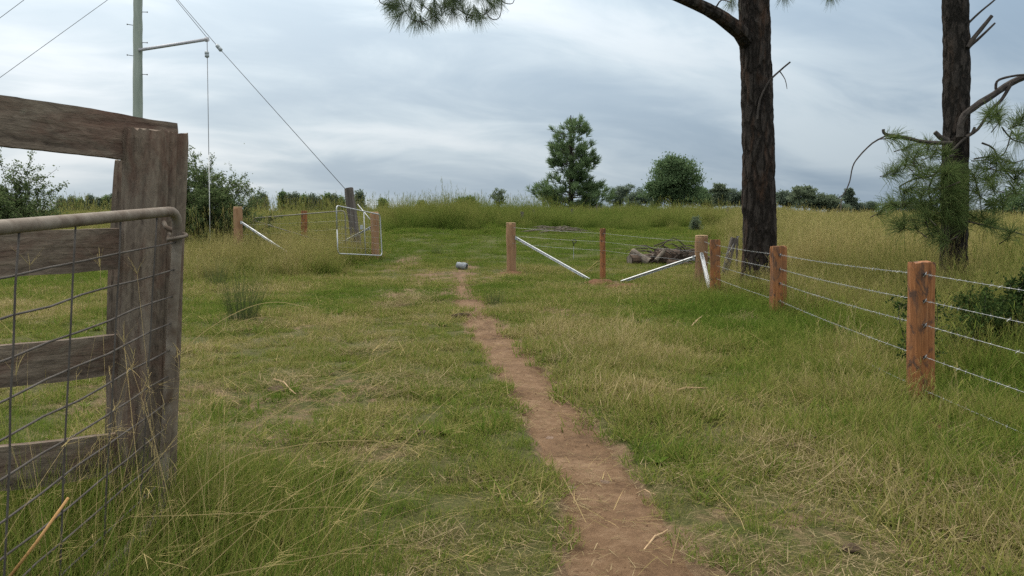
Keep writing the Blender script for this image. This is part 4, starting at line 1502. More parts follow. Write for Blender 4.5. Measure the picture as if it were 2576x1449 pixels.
def shrub(name, base, hgt, spread, label, mat, seed, stems=22, leaves=90, size=.06, group=None, squash=1.0, twig=.012, cat='bush', skirt=0, lean=(0, 0)):
    rng = np.random.default_rng(seed)
    base = Vector(base)
    o = thing(name, base, label, cat, group)
    mb, parts = MB(), []
    for s in range(stems):
        a = rng.uniform(0, 6.283)
        r0 = rng.random() ** .6
        h = hgt * (1 - .55 * r0 ** 2) * rng.uniform(.62, 1.02)
        end = np.array([math.cos(a) * spread * r0 + lean[0] * h, math.sin(a) * spread * r0 * squash + lean[1] * h, h])
        start = np.array([math.cos(a), math.sin(a), 0]) * spread * .18 * rng.random()
        t = np.linspace(0, 1, 8)[:, None]
        bow = rng.normal(size=3) * .10 * hgt
        pts = start + (end - start) * np.concatenate([t ** 1.1, t ** 1.1, t ** .85], 1) + bow * np.sin(np.pi * t)
        mb.tube([base + Vector(p) for p in pts], [twig * (1.1 - .9 * k / 7) for k in range(8)], 5)
        shoots = [pts]
        for q in range(6):
            k = rng.uniform(.35, .95)
            p0 = pts[int(k * 7)]
            dv = rng.normal(size=3) * np.array([1, squash, .7]) + np.array([math.cos(a) * .5, math.sin(a) * .5, .5])
            dv = dv / np.linalg.norm(dv) * hgt * rng.uniform(.08, .24)
            sp = p0 + dv * np.linspace(0, 1, 4)[:, None]
            sp[:, 2] += np.sin(np.linspace(0, 2, 4)) * .03 * hgt
            mb.tube([base + Vector(p) for p in sp], [twig * .6, twig * .5, twig * .42, twig * .3], 4)
            shoots.append(sp)
        for i, sp in enumerate(shoots):
            m = leaves
            u = rng.uniform(.1 if i else .4, 1, m) ** .8 * (len(sp) - 1)
            k = np.minimum(u.astype(int), len(sp) - 2)
            P = sp[k] + (sp[k + 1] - sp[k]) * (u - k)[:, None] + rng.normal(size=(m, 3)) * size * .7 + np.array(base)
            parts.append(leaf_quads(P, size, rng, .1))
    if skirt:
        P = np.stack([rng.normal(0, spread * .55, skirt), rng.normal(0, spread * .4 * squash, skirt), np.abs(rng.normal(0, hgt * .28, skirt))], -1) + np.array(base)
        parts.append(leaf_quads(P, size, rng, .1))
    mb.build('stems', M['twig'], o, kind='stuff')
    foliage(parts, 'leaves', mat, o)
    return o


def crown_tree(name, px, base, Y, lobes, label, mat, seed, n=5000, size=.25, group=None, trunk=.2, cat='tree', clump=.18, up=.25, bark='limb'):
    """broadleaf tree: lobes are (px, py, rx, ry) of the crown in working pixels at depth Y"""
    rng = np.random.default_rng(seed)
    b = at(px, base, Y); b.z = float(gz(b.x, b.y))
    o = thing(name, b, label, cat, group)
    k = Y / F
    area = np.array([l[2] * l[3] for l in lobes], float)
    parts = []
    mb = MB()
    top = max((at(l[0], l[1], Y) for l in lobes), key=lambda v: v.z)
    fork = b.lerp(Vector((top.x, top.y, top.z)), .35)
    mb.tube([b - Vector((0, 0, .2)), b.lerp(fork, .5), fork], [trunk, trunk * .85, trunk * .7], 8)
    for l, a in zip(lobes, area):
        c = np.array(at(l[0], l[1], Y))
        R = np.array([l[2] * k, (l[2] + l[3]) / 2 * k, l[3] * k])
        mb.tube([fork, fork.lerp(Vector(c), .5) + Vector((0, 0, .1)), Vector(c)], [trunk * .5, trunk * .3, trunk * .1], 6)
        m = int(n * a / area.sum())
        nc = max(8, m // 110)
        u = rng.normal(size=(nc, 3)); u /= np.linalg.norm(u, axis=1, keepdims=True)
        cc = c + u * R * rng.uniform(.40, 1.22, nc)[:, None] ** .8
        for q in range(0, nc, 3):
            mb.tube([Vector(c), Vector(cc[q])], [trunk * .12, trunk * .04], 4)
        idx = rng.integers(0, nc, m)
        P = cc[idx] + rng.normal(size=(m, 3)) * (R * clump + size * .3) * np.array([1, 1, .7])
        parts.append(leaf_quads(P, size, rng, up, outward=u[idx] * .5))
    mb.build('trunk', M[bark], o, kind='stuff')
    foliage(parts, 'crown', mat, o)
    return o


def conifer(name, px, top, base, Y, width, label, mat, seed, group=None, n=26, size=.35, cat='tree'):
    """small far conifer with a pointed crown"""
    rng = np.random.default_rng(seed)
    b = at(px, base, Y); b.z = min(b.z, float(gz(b.x, b.y)))
    t = at(px, top, Y)
    o = thing(name, b, label, cat, group)
    MB().tube([b, t], [.18, .03], 6).build('trunk', M['limb'], o)
    H_ = t.z - b.z
    Rw = width * Y / F / 2
    parts = []
    for i in range(n * 9):
        u = rng.random() ** .8
        a = rng.uniform(0, 6.283)
        r = Rw * (1 - u) ** .75 * rng.uniform(.35, 1.08)
        c = np.array([b.x + math.cos(a) * r, b.y + math.sin(a) * r, b.z + H_ * (.06 + .92 * u)])
        P = c + rng.normal(size=(18, 3)) * size * .5
        parts.append(leaf_quads(P, size * .6, rng, .35, .5))
    foliage(parts, 'crown', mat, o)
    return o


def pine_trunk(parent, pts, r0, r1, mat, seed, rings=230, n=64, plate=.028):
    P = [Vector(p) for p in pts]
    cum = [0]
    for a, b in zip(P[:-1], P[1:]):
        cum.append(cum[-1] + (b - a).length)
    u = np.linspace(0, cum[-1], rings)
    C = np.stack([np.interp(u, cum, [p[k] for p in P]) for k in range(3)], -1)
    t = np.linspace(0, 2 * np.pi, n, endpoint=False)
    R = r0 + (r1 - r0) * (u / cum[-1])
    flare = 1 + .40 * np.exp(-u / .30)
    T, U = np.meshgrid(t, u)
    per = 2 * np.pi * r0
    # long vertical plates: ridged noise around and up the trunk
    w = T / (2 * np.pi) * per
    q = np.minimum(w, per - w)
    n1 = np.abs(fbm(q * 11 + 2 * (fbm(U * 1.3, q * 2, seed + 9, 2) - .5), U * 2.2, seed, 3) - .5) * 2
    n2 = fbm(q * 34, U * 12, seed + 3, 3)
    n3 = fbm(q * 3, U * 1.1, seed + 6, 2)
    disp = plate * (np.clip(n1 * 2.2, 0, 1) - .6) + plate * .8 * (n2 - .5) + .03 * (n3 - .5)
    root = .10 * np.exp(-U / .22) * np.clip(np.sin(T * 3 + seed) , 0, 1)
    RR = R[:, None] * flare[:, None] + disp + root
    V = np.stack([C[:, None, 0] + RR * np.cos(T), C[:, None, 1] + RR * np.sin(T), np.broadcast_to(C[:, None, 2], RR.shape)], -1)
    me = quads_mesh('trunk', V.reshape(-1, 3), grid_quads(rings, n, True)[:, ::1])
    return finish(me, 'trunk', mat, parent, smooth=False)


def limb(parent, pxs, Y, r0, r1, name='branch', mat='limb', Y2=None, seg=9, jit=.18, sub=3):
    n = len(pxs)
    pts = [at(x, y, Y + ((Y2 - Y) * i / (n - 1) if Y2 is not None else 0)) for i, (x, y) in enumerate(pxs)]
    # smooth the polyline
    out = []
    for i in range(n - 1):
        p0, p1, p2, p3 = pts[max(i - 1, 0)], pts[i], pts[i + 1], pts[min(i + 2, n - 1)]
        for k in range(sub):
            t = k / sub
            out.append(.5 * ((2 * p1) + (p2 - p0) * t + (2 * p0 - 5 * p1 + 4 * p2 - p3) * t * t + (3 * p1 - p0 - 3 * p2 + p3) * t ** 3))
    out.append(pts[-1])
    m = len(out)
    return MB().tube(out, [r0 + (r1 - r0) * i / (m - 1) for i in range(m)], seg, jit=jit).build(name, M[mat], parent), out


# big pine in front of the paddock
YT = 17.2
b1 = at(1912, 735, YT); b1.z = float(gz(b1.x, b1.y))
pine1 = thing('pine_tree', b1, 'big dark pine trunk right of the middle with one thick limb going left', 'tree', 'near pines')
tops = [b1 - Vector((0, 0, .15)), at(1911, 560, YT), at(1905, 280, YT), at(1899, 90, YT), at(1897, 0, YT), at(1888, -420, YT)]
pine_trunk(pine1, tops, .335, .27, M['bark'], 5)
limb(pine1, [(1880, 105), (1850, 70), (1800, 35), (1720, -5), (1600, -50), (1420, -85), (1240, -95), (1080, -75)], YT - .1, .165, .04, mat='bark', Y2=15.2, seg=12)
limb(pine1, [(1905, 300), (1912, 250), (1935, 205), (1962, 178), (1988, 156)], YT - .34, .022, .016)
limb(pine1, [(1962, 180), (1975, 200), (1980, 224)], YT - .34, .012, .005, name='twig', mat='twig')
rng1 = np.random.default_rng(11)
parts = []
YB = 15.4
for k in range(26):     # crown sprays around the limb, most of them above the frame
    x0 = rng1.uniform(950, 1290)
    y0 = rng1.uniform(-150, -30)
    pts_ = [(x0, y0), (x0 + rng1.uniform(-15, 15), y0 + 40), (x0 + rng1.uniform(-40, 40), y0 + rng1.uniform(40, 70))]
    yy = YB + rng1.uniform(-.5, .5)
    limb(pine1, pts_, yy, .012, .007, name='twig', mat='twig', seg=5)
    e, f = at(*pts_[2], yy), at(*pts_[1], yy)
    parts.append(needle_puff(np.array(e), np.array(e - f), rng1, 150, .24, .0042, 1.0, .5))
PUFFS = [(985, 15, -.6, .1), (1000, 40, -.8, -.5), (1030, 22, -.2, -.8), (1045, 52, 0, -1), (1062, 58, .3, -1), (1085, 38, .1, -.8), (1100, 45, .4, -.9), (1118, 15, .3, .8), (1140, 30, 0, -1),
         (1160, 12, -.3, .8), (1178, 30, .2, .7), (1190, 38, -.1, -1), (1208, 42, .4, -.8), (1225, 25, .4, .6), (1240, 12, .6, -.4), (1060, 5, 0, 1), (1010, -5, -.5, .8), (1250, -5, .8, .1), (975, -10, -1, .3), (1130, 5, .2, .9)]
for x0, y0, dx, dy in PUFFS:
    yy = YB + rng1.uniform(-.3, .3)
    parts.append(needle_puff(np.array(at(x0, y0, yy)), np.array([dx, rng1.uniform(-.4, .4), dy]), rng1, 130, .28, .0050, .9, .3))
for pl in [[(1000, -30), (1015, 20), (1035, 48), (1062, 55), (1085, 45), (1110, 25), (1125, -20)], [(1130, -20), (1150, 20), (1175, 36), (1200, 40), (1225, 33), (1242, 10), (1250, -25)],
           [(1222, 25), (1230, 42), (1245, 50), (1258, 40), (1262, 10), (1262, -20)], [(1060, 10), (1078, 25), (1095, 45), (1096, 60)], [(1120, -10), (1118, 20), (1122, 40)], [(1262, 0), (1270, 8), (1290, 8), (1296, -15)]]:
    limb(pine1, pl, YB, .010, .006, name='twig', mat='twig', seg=5)
for x0, y0, yy, dx in [(1975, -8, 16.5, .2), (2094, -10, 16.2, .2), (1838, 8, 17, -.2), (2030, -60, 16.3, .1), (2150, -70, 16, .1), (1760, -55, 16.8, -.2)]:
    parts.append(needle_puff(np.array(at(x0, y0, yy)), np.array([dx, 0, -.6]), rng1, 150, .26, .0042, 1.0, .3))
for pl in [[(1895, -60), (1940, -50), (1972, -15)], [(1895, -90), (2000, -80), (2092, -14)], [(1800, 20), (1815, 0), (1838, 6)]]:
    limb(pine1, pl, YT - .3, .02, .008, name='twig', mat='twig', Y2=16.4, seg=5)
for k in range(60):
    p = at(rng1.uniform(1200, 2300), rng1.uniform(-420, -120), YT + rng1.uniform(-1.8, 1.8))
    parts.append(needle_puff(np.array(p), rng1.normal(size=3), rng1, 60, .28, .006, 1.0, .2))
foliage(parts, 'needles', M['needle_hi'], pine1)

# second pine near the right edge
YS = 14.2
b2 = at(2398, 775, YS); b2.z = float(gz(b2.x, b2.y))
pine2 = thing('pine_tree', b2, 'slimmer pine at the right edge with low drooping needle branches', 'tree', 'near pines')
pine_trunk(pine2, [b2 - Vector((0, 0, .15)), at(2402, 500, YS), at(2406, 250, YS), at(2405, 0, YS), at(2408, -420, YS)], .215, .185, M['bark2'], 15, plate=.020, rings=200, n=52)
LIMBS2 = [([(2415, 345), (2420, 300), (2450, 270), (2500, 238), (2545, 208), (2600, 185), (2700, 150)], .060, .048, -.25), ([(2545, 208), (2520, 250), (2490, 280), (2460, 325), (2425, 350), (2395, 380)], .03, .02, -.3),
          ([(2505, 225), (2508, 205), (2530, 195), (2576, 188), (2640, 190)], .022, .014, -.4), ([(2435, 120), (2450, 95), (2475, 65), (2495, 40)], .04, .028, -.1), ([(2438, 118), (2470, 90), (2503, 58)], .026, .014, .05),
          ([(2434, 60), (2460, 35), (2490, 10), (2520, -15)], .02, .012, 0), ([(2385, 355), (2365, 345), (2352, 332)], .05, .035, -.2), ([(2430, 345), (2445, 335), (2452, 320)], .03, .02, -.3),
          ([(2395, 360), (2330, 358), (2270, 345), (2228, 338), (2222, 325)], .034, .024, -.5), ([(2232, 340), (2195, 360), (2160, 395), (2145, 420), (2138, 455), (2125, 485), (2108, 500)], .014, .008, -.6),
          ([(2400, 390), (2380, 400), (2350, 440), (2300, 450), (2262, 470)], .025, .010, -.7), ([(2262, 470), (2270, 500), (2280, 520)], .010, .006, -.7), ([(2470, 360), (2500, 375), (2520, 420), (2570, 470)], .018, .008, -.4),
          ([(2450, 400), (2500, 395), (2505, 430), (2490, 480)], .014, .007, -.4), ([(2520, 320), (2545, 350), (2576, 360), (2620, 372)], .014, .008, -.4), ([(2545, 330), (2530, 380), (2510, 400)], .012, .006, -.4),
          ([(2330, 560), (2300, 553), (2280, 560), (2265, 575)], .012, .006, -.8), ([(2435, 555), (2480, 570), (2540, 580), (2600, 600)], .016, .007, -.4), ([(2350, 440), (2335, 480), (2345, 520), (2330, 560), (2350, 600)], .016, .008, -.8),
          ([(2300, 400), (2320, 430), (2310, 450)], .012, .008, -.6), ([(2450, 440), (2465, 500), (2470, 545)], .012, .006, -.5)]
for pl, r0_, r1_, dy in LIMBS2:
    limb(pine2, pl, YS + dy - .1, r0_, r1_, seg=8 if r0_ > .02 else 5)
rng2 = np.random.default_rng(12)
parts = []
PUFF2 = [(2255, 345), (2290, 365), (2310, 380), (2335, 360), (2355, 375), (2375, 385), (2280, 395), (2262, 420), (2245, 430), (2300, 415), (2320, 440), (2340, 420), (2360, 430), (2385, 430),
         (2402, 420), (2415, 440), (2395, 455), (2430, 455), (2450, 440), (2372, 465), (2350, 475), (2325, 480), (2300, 470), (2276, 480), (2290, 505), (2315, 510), (2340, 510), (2365, 500), (2388, 490),
         (2410, 490), (2435, 500), (2455, 480), (2480, 450), (2495, 465), (2500, 440), (2530, 405), (2510, 395), (2490, 390), (2535, 425), (2490, 285), (2510, 290), (2505, 275), (2560, 300), (2575, 290), (2590, 330), (2560, 340),
         (2240, 510), (2225, 520), (2255, 560), (2275, 555), (2300, 560), (2335, 545), (2360, 540), (2385, 545), (2345, 585), (2365, 600), (2440, 540), (2470, 545), (2500, 560), (2560, 445), (2580, 425), (2550, 470), (2490, 515), (2520, 500),
         (2345, 560), (2410, 560), (2325, 530), (2460, 420), (2375, 520), (2395, 515), (2420, 525), (2545, 580), (2400, 470), (2380, 450)]
for x0, y0 in PUFF2:
    dy = rng2.uniform(-1.3, -.35)
    c = np.array(at(x0, y0, YS + dy))
    d = np.array([rng2.uniform(-.7, .7), rng2.uniform(-.5, .3), rng2.uniform(-.1, .9)])
    parts.append(needle_puff(c, d, rng2, 155, .27, .0060, 1.05, .35, .35))
    tw = [Vector(c) - Vector(d).normalized() * .26 + Vector((rng2.uniform(-.1, .1), rng2.uniform(-.1, .2), rng2.uniform(.0, .12))), Vector(c) - Vector(d).normalized() * .12, Vector(c)]
    MB().tube(tw, [.009, .007, .004], 5).build('twig', M['twig'], pine2)
for k in range(40):
    p = at(rng2.uniform(2200, 2750), rng2.uniform(-420, -90), YS + rng2.uniform(-1.5, 1.5))
    parts.append(needle_puff(np.array(p), rng2.normal(size=3), rng2, 60, .28, .006, 1.0, .2))
foliage(parts, 'needles', M['needle'], pine2)

# young pine standing on the hill
YP = 70.0
rngp = np.random.default_rng(21)
bp = at(1437, 530, YP); bp.z = float(gz(bp.x, bp.y))
yp = thing('young_pine', bp, 'full green young pine alone on the hill crest in the middle', 'tree')
tp = at(1436, 290, YP)
MB().tube([bp, bp.lerp(tp, .5), tp], [.22, .15, .04], 10).build('trunk', M['bark2'], yp)
PROF_Y = [290, 300, 330, 370, 400, 425, 445, 468, 490, 512, 528]
PROF_L = [4, 20, 50, 50, 52, 45, 68, 106, 88, 66, 48]
PROF_R = [4, 24, 46, 56, 70, 66, 58, 90, 104, 84, 52]
parts, mb = [], MB()
k_ = YP / F
for i in range(165):
    u = rngp.random()
    py = 293 + 232 * u ** .80
    side = rngp.choice([-1, 1])
    wmax = np.interp(py, PROF_Y, PROF_L if side < 0 else PROF_R)
    a = rngp.uniform(-1, 1) * 1.62
    reach = wmax * k_ * rngp.uniform(.6, 1.16)
    dx, dyv = side * math.cos(a) * reach, math.sin(a) * reach
    h0 = at(1437, py, YP).z
    st = Vector((bp.x, YP, h0 - reach * rngp.uniform(.10, .35)))
    en = Vector((bp.x + dx, YP + dyv, h0 + rngp.uniform(-.1, .1)))
    md_ = st.lerp(en, .55) - Vector((0, 0, reach * .06))
    mb.tube([st, md_, en], [.035, .022, .010], 5)
    m = 2 + int(reach * 1.5)
    for q in range(m):
        f = 1 - .58 * q / max(1, m)
        c = (md_.lerp(en, (f - .5) * 2) if f > .5 else st.lerp(md_, f * 2)) + Vector(rngp.normal(size=3)) * (.08 + .04 * q)
        d = (en - md_).normalized() * .7 + Vector((0, 0, .65))
        parts.append(needle_puff(np.array(c), np.array(d), rngp, 26, .48, .040, .75, .05))
mb.build('branches', M['twig'], yp, kind='stuff')
foliage(parts, 'crown', M['needle_far'], yp)

# broadleaf trees behind the hill
crown_tree('round_tree', 1695, 540, 92, [(1700, 430, 42, 34), (1680, 455, 46, 34), (1725, 460, 32, 40), (1665, 490, 40, 28), (1715, 500, 45, 24), (1695, 415, 28, 20), (1650, 478, 20, 18)],
           'rounded dark green tree right of the young pine', M['leaf_tree'], 31, 30000, .21, None, .35)
crown_tree('gum_sapling', 1254, 540, 60, [(1254, 482, 13, 8), (1243, 492, 11, 7), (1262, 493, 12, 9), (1252, 502, 14, 8), (1262, 508, 9, 6), (1252, 514, 6, 4)],
           'tiny wispy gum sapling left of the young pine', M['leaf_gum'], 32, 1500, .11, None, .07, clump=.22)
crown_tree('round_shrub', 1170, 535, 58, [(1160, 512, 18, 12), (1178, 512, 16, 13), (1192, 519, 12, 9), (1148, 516, 9, 9)], 'low dark rounded shrub on the bank left of the gum sapling', M['leaf_tree'], 33, 2600, .17, None, .08, cat='shrub')
TREES = [  # lobes, label
    (130, [(1560, 490, 22, 22), (1572, 478, 18, 12), (1545, 505, 18, 14)], 'grey-green tree just right of the young pine', 'leaf_far', 1562),
    (120, [(1610, 495, 24, 18), (1600, 508, 26, 14), (1640, 505, 20, 14)], 'low rounded tree left of the rounded dark tree', 'leaf_far', 1610),
    (115, [(1770, 500, 24, 20), (1762, 482, 14, 12), (1790, 508, 20, 14)], 'low bushy tree touching right side of the rounded dark tree', 'leaf_tree', 1772),
    (110, [(1808, 475, 14, 9), (1820, 487, 14, 9), (1798, 489, 12, 8), (1812, 505, 18, 12)], 'open wispy gum rising above the bushes left of the trunk', 'leaf_gum', 1810),
    (118, [(1850, 492, 18, 12), (1842, 506, 22, 12), (1870, 500, 18, 14)], 'low tree half hidden behind the left of the big trunk', 'leaf_far', 1852),
    (105, [(1968, 500, 16, 16), (1985, 508, 18, 12)], 'low tree just right of the big trunk', 'leaf_far', 1970),
    (95, [(2020, 500, 26, 22), (2008, 487, 14, 12), (2045, 512, 24, 14), (2030, 484, 16, 10)], 'wide leafy shrub tree behind the golden grass', 'leaf_gum', 2022),
    (95, [(2085, 512, 26, 15), (2075, 503, 20, 10), (2110, 522, 24, 10)], 'low spreading shrub with a pale bare trunk beside it', 'leaf_gum', 2088),
    (100, [(2138, 480, 6, 12), (2134, 497, 8, 12), (2140, 510, 12, 10), (2155, 522, 14, 10)], 'narrow upright sapling left of the needle branches', 'leaf_far', 2138),
    (130, [(2190, 520, 16, 10), (2170, 526, 14, 8)], 'small far tree behind the drooping twig tip', 'leaf_far', 2186),
    (110, [(2290, 522, 40, 16), (2250, 526, 30, 12), (2330, 520, 30, 16)], 'far low trees clump seen behind the needle branches', 'leaf_far', 2290),
    (60, [(2560, 515, 40, 36), (2525, 530, 34, 26), (2600, 505, 50, 44), (2505, 545, 20, 16), (2550, 550, 40, 18)], 'dense green tree cut off by the right edge', 'leaf_tree', 2560),
]
for i, (Y_, lb_, lab, mt, px_) in enumerate(TREES):
    crown_tree('broadleaf_tree', px_, 540, Y_, lb_, lab, M[mt], 50 + i, 8000 if Y_ > 61 else 12000, .21 if Y_ > 61 else .15, 'trees beyond the hill', .14)
o_ = MB().tube([at(2113, 545, 94), at(2115, 520, 94), at(2117, 500, 94)], [.10, .08, .06], 6).build('bare_trunk', M['log_grey'])
tag(o_, 'pale thin bare trunk standing before the low spreading shrub', 'trunk')

CON = [(712, 488, 26), (728, 492, 22), (745, 492, 22), (765, 497, 20), (786, 495, 22), (800, 503, 18), (824, 494, 24), (842, 498, 26), (905, 486, 32), (858, 502, 20), (663, 490, 26), (640, 500, 22), (964, 506, 22),
       (155, 505, 24), (182, 502, 26), (204, 507, 22), (228, 497, 26), (250, 505, 22), (268, 500, 24), (285, 496, 28), (300, 500, 22), (1060, 514, 14)]
for i, (px_, t_, w_) in enumerate(CON):
    where = ('%s conifer of the far row seen %s' % (['first', 'second', 'third', 'fourth', 'fifth', 'sixth', 'seventh', 'eighth'][(i if i < 8 else i - 13) % 8], 'between bush and leaning post' if i < 8 else 'under the top rail')) if (i < 8 or 13 <= i < 21) else \
        {8: 'dark conifer right behind the top of the leaning post', 9: 'small conifer left of the leaning post top', 10: 'conifer directly right of the leafy bush', 11: 'conifer peeping through the right side of the leafy bush', 12: 'lone low conifer right of the silver gate', 21: 'tiny lone conifer on the crest left of the round shrub'}[i]
    conifer('far_conifer', px_, t_, 532, 125, w_, where, M['leaf_far'] if i % 3 else M['needle_far'], 80 + i, 'far conifers on the skyline', size=.5)

# leafy bushes
gb_ = at(548, 605, 27.4); gb_.z = float(gz(gb_.x, gb_.y))
shrub('leafy_bush', gb_, 3.15, 1.6, 'big leafy bush between gate post and round log post', M['leaf'], 61, 62, 84, .062, squash=.8, skirt=1500, lean=(.0, 0))
gb_ = at(465, 600, 27.8); gb_.z = float(gz(gb_.x, gb_.y))
shrub('leafy_bush', gb_, 3.5, 1.05, 'taller leafy bush half hidden directly behind the gate post', M['leaf'], 64, 26, 78, .062, squash=.8, skirt=600)
gb_ = at(15, 580, 24.0); gb_.z = float(gz(gb_.x, gb_.y))
shrub('leafy_bush', gb_, 3.0, 1.6, 'leafy bush under the top rail at the left edge', M['leaf'], 62, 56, 86, .062, squash=.8, skirt=1500)
gb_ = at(70, 580, 24.3); gb_.z = float(gz(gb_.x, gb_.y))
shrub('upright_sapling', gb_, 3.5, .22, 'thin upright leafy shoot rising from the left edge bush', M['leaf'], 63, 5, 20, .08, cat='sapling')
gb_ = at(2545, 850, 8.6); gb_.z = float(gz(gb_.x, gb_.y))
shrub('bramble_bush', gb_, .95, .62, 'dark small-leaved bush behind the wires at the right edge', M['leaf_dark'], 65, 46, 80, .04, squash=.7, twig=.005, skirt=4200)
gb_ = at(2465, 800, 10.0); gb_.z = float(gz(gb_.x, gb_.y))
shrub('bramble_bush', gb_, .80, .5, 'dark low bush at the foot of the slim pine', M['leaf_dark'], 66, 22, 50, .035, squash=.7, twig=.005, skirt=1400)
gb_ = at(2322, 900, 7.6); gb_.z = float(gz(gb_.x, gb_.y))
shrub('leafy_sprout', gb_, 1.30, .035, 'dark leafy sprout rising behind the nearest red post', M['leaf_dark'], 67, 5, 26, .035, cat='sprout', twig=.004, lean=(-.02, 0))
gb_ = at(1752, 585, 38); gb_.z = float(gz(gb_.x, gb_.y))
shrub('grey_weed', gb_, .62, .25, 'grey-green upright weed on the bank left of the big trunk', M['leaf_gum'], 68, 12, 30, .07, cat='weed')
for i, (px_, py_, lb) in enumerate([(1530, 806, 'first'), ]):
    pass

# ------------------------------------------------------------------ rush clumps and grass by the gate
def rush(px, py, hpx, wpx, n, label, seed, mat='rush'):
    rng = np.random.default_rng(seed)
    g = ground_at(px, py)
    k = g.y / F
    r = wpx * k * .5 * np.sqrt(rng.random(n)); a = rng.uniform(0, 6.283, n)
    base = np.stack([g.x + r * np.cos(a), g.y + r * np.sin(a), np.full(n, g.z - .02)], -1)
    az = a + rng.normal(0, .5, n)
    V, Q, rr, h = blades(base, az, hpx * k * rng.uniform(.45, 1.1, n), rng.uniform(.0, .36, n), rng.uniform(0, .7, n), rng.uniform(.004, .007, n), 4, tip=.3)
    o = finish(quads_mesh('rush_clump', V, Q, {'rnd': rr, 'h': h}), 'rush_clump', M[mat])
    tag(o, label, 'rush clump', 'rush clumps')
    return o


rush(610, 805, 165, 74, 210, 'tall dark rush clump standing right of the gate post', 1)
rush(545, 720, 80, 50, 120, 'smaller rush clump behind the tall one by the gate post', 2)
rush(1247, 765, 45, 50, 90, 'low rush clump beside the upper end of the path', 3)
rush(1755, 725, 55, 45, 110, 'dark rush clump at the foot of the corner log post', 4)
rush(1098, 640, 40, 22, 60, 'small rush clump left of the blue-grey cylinder', 5)
rush(830, 1190, 75, 90, 140, 'low grass tussock with arching stems in the left foreground', 6, 'lush')


